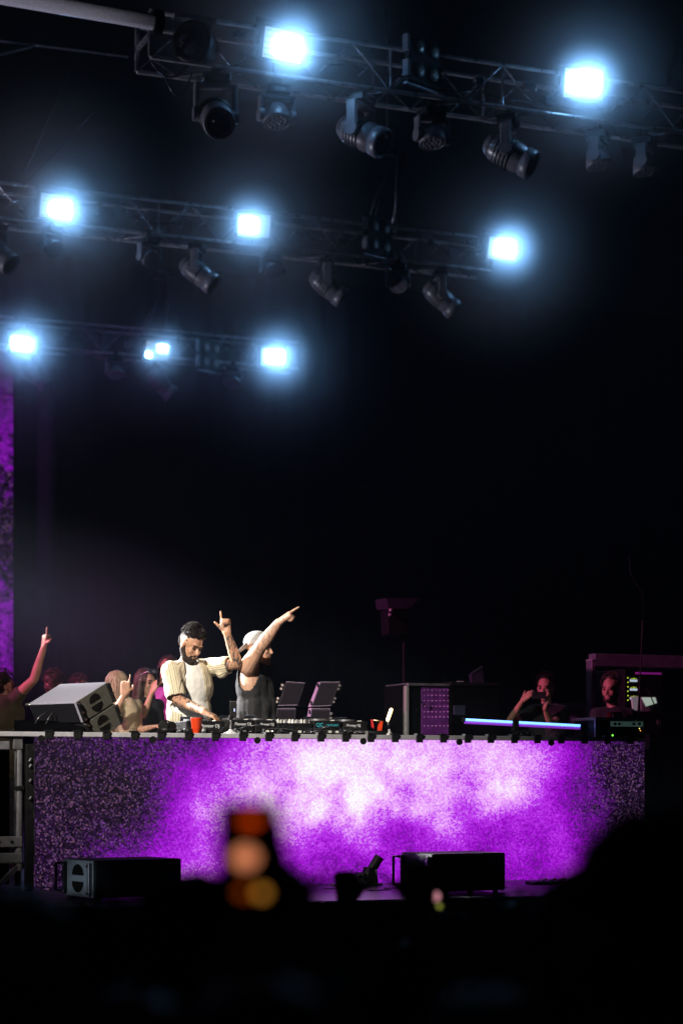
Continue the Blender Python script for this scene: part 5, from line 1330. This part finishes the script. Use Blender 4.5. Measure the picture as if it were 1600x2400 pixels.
def hair_long(q, r, m, length=0.36, seed=2, part=0.0):
    X_ = (q(0, 0, 1) - q(0, 0, 0)); F_ = (q(1, 0, 0) - q(0, 0, 0)); U_ = (q(0, 1, 0) - q(0, 0, 0))
    mb = MB().ell(q(-0.022, 0.046, 0), 0.086, 0.098, 0.088, X_, F_, U_)
    mb.cap(q(-0.05, 0.0, 0), 0.078, q(-0.075, -length * .55, 0), 0.070); mb.cap(q(-0.075, -length * .5, 0), 0.07, q(-0.07, -length, 0), 0.035)
    for s in (-1, 1): mb.cap(q(-0.01, 0.02, 0.066 * s), 0.030, q(0.0, -length * .55, 0.088 * s), 0.026)
    h = fuse('hair', mb, m, r, 0.010, 1, noise=0.006, nsc=26)
    rr = random.Random(seed); mb = MB()
    for i in range(120):
        a = rr.uniform(-2.5, 2.5); c_, s_ = math.cos(a + math.pi), math.sin(a + math.pi)
        pts = []
        for j in range(9):
            t_ = j / 8
            wv = 0.008 * math.sin(t_ * 9 + i)
            if t_ < 0.3: e = t_ / 0.3 * 1.5; pts.append(q(-0.022 + c_ * .101 * math.sin(e), 0.046 + .094 * math.cos(e), s_ * .090 * math.sin(e)))
            else: z = (t_ - .3) / .7; pts.append(q(-0.024 + c_ * (.10 - .015 * z) - .035 * z + wv, 0.05 - (length + .06) * z * rr.uniform(.85, 1.05), s_ * (.093 + .004 * z) + wv))
        mb.tube(pts, 0.0045, 4, 0.002)
    mb.build('strands', m, h)
PT = (0.0, 0.85, 0.9, 0.9); REL = (0.3, 0.35, 0.4, 0.4); FIST = (0.9, .9, .9, .9)

extra('blond woman in beige top pointing up beside the tilted monitors', 16.6, (280, 1609, 0), C3(0.75, 0.05, -0.5), (272, 1656, 0.14), (318, 1654, -0.16), C3(0.75, 0, -0.3),
      [((272, 1656, .16), (268, 1672, .34), (292, 1626, .38), (C3(0.1, 0.95, 0.1), C3(-.2, -.1, -.9), C3(0.9, .1, .1), PT, .6, .95)),
       ((318, 1656, -.1), (328, 1712, .05), (362, 1704, .2), (C3(.85, .15, .2), C3(0, -1, 0), C3(.1, .2, 1), REL, .3, .9))],
      TANTOP, lambda q, r, m: hair_long(q, r, m, 0.38, 4), HAIRB, 0.25, k=0.84, hs=.95)
rb_, qb = extra('dark-haired woman in black top with sunglasses pushed up on her hair', 17.2, (343, 1602, 0), C3(0.72, -0.05, 0.65), (318, 1657, 0.12), (370, 1655, -0.12), C3(0.6, 0, 0.8),
      [((318, 1660, .12), (336, 1678, .32), (357, 1620, .36), (C3(.5, .8, .1), C3(.5, -.3, -.6), C3(-.4, .3, .5), REL, .4, .92)),
       ((370, 1660, -.12), (380, 1712, -.05), (392, 1720, .15), None)],
      BTOP, lambda q, r, m: hair_long(q, r, m, 0.30, 9), HAIRR, 0.0, k=0.84, hs=.95)
sg = MB()
for s in (-1, 1): sg.lathe(qb(0.072, 0.108, 0.034 * s), qb(.7, .7, 0) - qb(0, 0, 0), [(0, .026), (.006, .027), (.008, .02)], 14)
sg.cap(qb(.076, .11, .01), .003, qb(.076, .11, -.01), .003)
sgo = sg.build('sunglasses', M('mirror_lens', (.5, .55, .65), .08, .9), rb_)
for s in (-1, 1): MB().cap(qb(.07, .105, .058 * s), .003, qb(-.03, .06, .088 * s), .003).build('temple_arm', M('lilac_metal', (0.5, 0.42, 0.52), 0.4, 0.5, 0.4, 90, 0.2), sgo)
pp = P(371, 1587, 16.8)
r = thing('phone', 'dark phone held up by the woman with sunglasses', 'phone', pp, rad(60))
MB().box((0, 0, 0), (0.072, 0.009, 0.145), bev=.003).build('body', BLACKM, r); MB().box((0.015, -.006, .045), (0.03, .004, .035), bev=.001).build('camera_bump', LENSM, r)
extra('reddish-haired person in magenta top half hidden behind the striped-shirt DJ', 17.8, (394, 1572, 0), C3(-0.3, 0, 0.95), (372, 1627, 0), (428, 1627, 0), C3(0, 0, 1),
      [], M('magenta_top', (0.5, 0.12, 0.5), .8, 0, .1), lambda q, r, m: hair_long(q, r, m, .25, 6), HAIRR, 0, k=.88)
extra('person at far left raising an arm with one finger up', 16.8, (10, 1612, 0), C3(0.6, 0.15, -0.75), (-28, 1648, .05), (32, 1640, -.05), C3(0.5, 0, 0.8),
      [((32, 1640, 0), (80, 1592, .1), (103, 1516, .15), (C3(.10, .97, .1), C3(.8, 0, -.5), C3(-.5, .1, .6), PT, .7, 1.0)),
       ((-28, 1650, 0), (-40, 1730, .1), (0, 1760, .2), None)],
      M('olive_top', (0.07, 0.065, 0.04), .9, 0, .2), hair_short, HAIRD, 0.3, k=1.08)
extra('dark-haired dancer whose crown shows above the tilted monitors, nearer the left', 17.4, (128, 1611, 0), C3(0.4, 0, -0.9), (100, 1667, 0), (158, 1667, 0), C3(.3, 0, .9), [], BTOP, hair_short, HAIRR, 0)
extra('second dancer whose crown shows above the tilted monitors, nearer the blond woman', 17.6, (187, 1622, 0), C3(0.6, 0, 0.6), (160, 1676, 0), (214, 1676, 0), C3(.3, 0, .9), [], BTOP, hair_short, HAIRR, 0)
# right hand side
rf, qf = extra('man in dark shirt filming with a phone held sideways, right of the stage', 19.4, (1278, 1614, 0), C3(-0.35, -0.05, 0.93), (1246, 1668, 0), (1318, 1668, 0), C3(-.3, 0, .95),
      [((1244, 1670, 0), (1192, 1692, .18), (1226, 1640, .36), (C3(.62, .55, .1), C3(.4, -.4, -.7), C3(.3, .5, -.5), (.35, .4, .4, .4), .2, .95)),
       ((1320, 1672, 0), (1290, 1698, .22), (1276, 1661, .36), (C3(.30, .9, .1), C3(-.9, .2, .2), C3(-.6, .3, .5), (.12, .15, .2, .25), .2, .95))],
      BTOP, hair_short, HAIRD, 0.45, k=.95)
pp = P(1263, 1630, 18.96)
r = thing('phone', 'black phone held sideways by the filming man', 'phone', pp, -YAW + rad(-8))
MB().box((0, 0, 0), (0.135, 0.010, 0.068), bev=.004).build('body', BLACKM, r); MB().box((-.045, -.007, .012), (.03, .004, .03), bev=.001).build('camera_bump', LENSM, r)
rm, qm = extra('bearded man in dark jacket standing behind the rack case at far right', 18.6, (1431, 1617, 0), C3(-0.5, -0.03, 0.86), (1400, 1676, 0), (1472, 1676, 0), C3(-.4, 0, .9),
      [((1398, 1680, 0), (1388, 1750, .05), (1400, 1800, .12), None), ((1474, 1680, 0), (1484, 1750, 0), (1476, 1800, .1), None)],
      BTOP, hair_short, HAIRR, 0.9, k=.98)
beard(qm, rm, BEARD, .9)

# ------------------------------------------------------------------ audience in front of the stage (seen from behind, against the light)
DARKC = M('dark_clothing', (0.015, 0.015, 0.017), .9, 0, .3, 12)
rnd = random.Random(21)
_vw = []
CLOTH = [DARKC, M('grey_cotton', (0.10, 0.09, 0.09), .9, 0, .3, 12), M('navy_cotton', (0.03, 0.035, 0.06), .9, 0, .3, 12), M('wine_cotton', (0.10, 0.03, 0.035), .9, 0, .3, 12)]
def viewer(label, d, x, ytop, lean=0.0, arms=(), s=1.0, hairlong=False, facing_=None):
    """head crown at photo point (x, ytop), d metres from the camera, facing the stage"""
    f = (facing_ or C3(0, 0, -1)).normalized(); hc = P(x, ytop, d) - UP * 0.13 * s
    hx_ = f.cross(UP)
    floor = GZ
    mid = hc - UP * 0.235 * s - f * 0.03; A = mid - hx_ * 0.19 * s; B = mid + hx_ * 0.19 * s
    hip = mid - UP * 0.54 * s
    r = wthing('person', label, 'person', Vector((hip.x, hip.y, floor)), 'audience in front of the stage')
    mb = MB(); q = head(mb, hc, f, UP, s); mb.cap(mid + UP * .02, .055, hc - UP * .07, .052)
    am = []
    for (side, ex, ey, wx, wy, fw, curl) in arms:
        S = A if side < 0 else B; S = A if (A - P(ex, ytop, d)).length < (B - P(ex, ytop, d)).length else B
        E = P(ex, ey, d + fw * .5); Wr = P(wx, wy, d + fw); arm(mb, S, E, Wr, .9); hand(mb, Wr, C3(0, 1, -.1), C3(.1, 0, -1) * -1, C3(-side, .2, 0), curl, .3); am.append((S, E))
    if not arms:
        for S, sg_ in ((A, -1), (B, 1)):
            E = S - UP * .30 + hx_ * (.05 * sg_); Wr = E - UP * .22 + f * .12; arm(mb, S, E, Wr, .9); hand(mb, Wr, -UP, f, f, REL); am.append((S, E))
    _, sx_, up_, tf_ = torso(mb, A, B, hip, f, .95 * s); legs(mb, hip, sx_, floor + .06)
    fuse('body', mb, SK3, r, .014, 2)
    mb = MB(); torso(mb, A, B, hip, f, .95 * s, .016)
    for (S, E) in am: mb.cap(S, .066, S.lerp(E, .8), .056)
    fuse('shirt', mb, CLOTH[len(_vw) % 4], r, .016, 2); _vw.append(1)
    mb = MB(); mb.ell(hip, .18, .13, .15, sx_, tf_, UP); legs(mb, hip, sx_, floor + .06, .012); fuse('trousers', mb, JEANS, r, .018, 2)
    shoes(r, hip, sx_, tf_, floor)
    hm = (HAIRD, HAIRR, HAIRB)[len(_vw) % 3]
    if hairlong: hair_long(q, r, hm)
    else: hair_short(q, r, hm, d > 3.2)
    return r, q
viewer('spectator holding up the blurred glowing phone, head below it', 1.7, 625, 2300, arms=((-1, 470, 2560, 596, 2200, .40, (.45, .5, .5, .55)),))
viewer('dark spectator whose head rises right behind the glowing phone', 2.9, 625, 2030)
viewer('large dark spectator nearest the camera at bottom right', 1.9, 1530, 1900, s=1.05)
viewer('blurred spectator left of the large bottom right one', 2.4, 1370, 2040)
viewer('blurred spectator at bottom left edge', 2.3, 40, 2090)
viewer('blurred spectator just left of the glowing phone', 2.6, 450, 2050)
viewer('long-haired spectator left of centre, well below the floor monitor', 3.6, 330, 2180, hairlong=True)
vq, vqq = viewer('spectator right of centre holding up a small phone with pink picture', 5.2, 1050, 2145, arms=((1, 1010, 2330, 1022, 2160, .25, (.4, .5, .5, .5)),))
mbc = MB().ell(vqq(-0.016, 0.05, 0), 0.088, 0.108, 0.088)  # added cap, its pale pink stands for light on the crown
fuse('cap', mbc, M('pink_lit_crown', (0.55, 0.42, 0.40), .9), vq, 0.012, 2, cut=lambda p: p.z < vqq(0, 0.03, 0).z, thick=-.004)
viewer('spectator whose raised hand shows as dark stub below the floor spotlight', 6.4, 845, 2180, arms=((-1, 800, 2240, 812, 2118, .15, (.9, .9, .9, .9)),))
viewer('spectator raising one finger in front of the right floor monitor', 4.6, 960, 2210, arms=((1, 985, 2310, 986, 2125, .12, (0.0, .9, .9, .9)),))
viewer('spectator at bottom right between the big one and the phone holder', 4.3, 1215, 2118)
viewer('spectator at the very bottom centre, head filling the dark foreground', 2.1, 800, 2300, hairlong=True)
viewer('spectator low at bottom left of centre, nearest row', 2.0, 300, 2330)
viewer('spectator low at bottom right of centre, nearest row', 2.1, 1150, 2320)
viewer('spectator at the left in the second row behind the edge person', 4.2, 215, 2125)
# the glowing phones
p = P(582, 2010, 2.0)
r = thing('phone', 'blurred upright phone with orange and amber lights on its screen', 'phone', p, -YAW)
MB().box((0, 0, 0), (0.062, 0.009, 0.110), bev=.004).build('body', BLACKM, r)
scn = MB().box((0, -0.0052, 0), (0.055, 0.001, 0.101)).build('screen', M('dark_screen', (.01, .008, .008), .3), r)
def disc(x, z, rx, rz_, colr, e, name):
    vs = [(x + rx * math.cos(a), -0.0062, z + rz_ * math.sin(a)) for a in [i * math.pi / 9 for i in range(18)]]
    MB().add(vs, [tuple(range(18))]).add([(v[0], -0.0055, v[2]) for v in vs] + vs, [(i, (i + 1) % 18, 18 + (i + 1) % 18, 18 + i) for i in range(18)]).build(name, M(name + '_glow', colr, .4, 0, 0, emis=e, ecol=colr), scn)
disc(0.002, 0.036, 0.010, 0.005, (0.75, 0.06, 0.0), 0.85, 'red_spot')
disc(-0.003, 0.000, 0.012, 0.010, (0.85, 0.27, 0.12), 1.0, 'peach_spot')
disc(-0.005, -0.034, 0.006, 0.005, (0.35, 0.05, 0.0), 0.8, 'dark_red_spot')
disc(0.013, -0.035, 0.006, 0.005, (0.65, 0.26, 0.03), 1.0, 'amber_spot')
p = P(1027, 2092, 5.0)
r = thing('phone', 'small sharp phone showing a pink picture above the crowd', 'phone', p, -YAW)
MB().box((0, 0, 0), (0.046, 0.008, 0.085), bev=.004).build('body', BLACKM, r)
s2 = MB().box((0, -0.0048, 0.002), (0.040, 0.001, 0.074)).build('screen', M('dark_screen', (.01, .008, .008), .3), r)
scn = s2
disc(-0.008, -0.010, 0.012, 0.012, (0.75, 0.30, 0.36), 0.9, 'pink_picture')
disc(0.002, -0.034, 0.0055, 0.0055, (0.45, 0.50, 0.08), 0.7, 'lime_button')

# ================================================================== AIR
def volume(name, mb, density, aniso, colr, radial=None, power=3.0):
    m = bpy.data.materials.new(name + '_air'); m.use_nodes = True
    nt = m.node_tree; nt.nodes.remove(nt.nodes['Principled BSDF'])
    pv = nt.nodes.new('ShaderNodeVolumePrincipled'); pv.inputs['Color'].default_value = colr + (1,)
    pv.inputs['Density'].default_value = density; pv.inputs['Anisotropy'].default_value = aniso
    nt.links.new(pv.outputs[0], nt.nodes['Material Output'].inputs['Volume'])
    if radial:
        tc = nt.nodes.new('ShaderNodeTexCoord'); ln = nt.nodes.new('ShaderNodeVectorMath'); ln.operation = 'LENGTH'
        nt.links.new(tc.outputs['Object'], ln.inputs[0])
        mr = nt.nodes.new('ShaderNodeMapRange'); mr.inputs['From Min'].default_value = 0; mr.inputs['From Max'].default_value = radial
        mr.inputs['To Min'].default_value = 1; mr.inputs['To Max'].default_value = 0
        nt.links.new(ln.outputs['Value'], mr.inputs['Value'])
        pw = nt.nodes.new('ShaderNodeMath'); pw.operation = 'POWER'; pw.inputs[1].default_value = power
        nt.links.new(mr.outputs['Result'], pw.inputs[0])
        mu = nt.nodes.new('ShaderNodeMath'); mu.operation = 'MULTIPLY'; mu.inputs[1].default_value = density
        nt.links.new(pw.outputs[0], mu.inputs[0]); nt.links.new(mu.outputs[0], pv.inputs['Density'])
    o = mb.build(name, m); o['kind'] = 'stuff'
    return o
hz = volume('haze', MB().box((8, 20.6, 5.6), (62, 66, 15.4)), HAZE, 0.35, (0.62, 0.82, 1.0))
hz['label'] = 'thin stage haze in the night air'

for k, (c, row) in enumerate(STROBES):  # added puffs shape the glow halo and bloom round each strobe
    R_ = 2.5 * (0.80, 1.0, 1.3)[row] * (0.75 if k == 6 else 1.0)
    o = volume('smoke', MB().ell((0, 0, 0), R_, n=24, m=14), HALO * 2.5 / R_, 0.2, (0.95, 0.97, 1.0), R_)
    o.location = c; o['label'] = 'added blue-white glow halo round a strobe, built as a smoke puff'
    o = volume('smoke', MB().ell((0, 0, 0), 0.75 * R_ / 2.5, n=20, m=12), HALO_CORE * 2.5 / R_, 0.0, (0.95, 0.97, 1.0), 0.75 * R_ / 2.5, 1.8)
    o.location = c - Vector((0, 0.02, 0)); o['label'] = 'added white glow core right at a strobe, built as a dense smoke puff'

o = volume('smoke', MB().ell((0, 0, 0), 1.0, n=24, m=14), 0.085, 0.0, (0.45, 0.65, 1.0), 1.0, 1.2)
o.location = P(175, 1480, 17.6); o.scale = (1.5, 1.2, 1.0); o.rotation_euler = (0, 0, -YAW); o['label'] = 'grey smoke hanging over the crowd left of the DJs'

for o in col.items: real.objects.link(o)
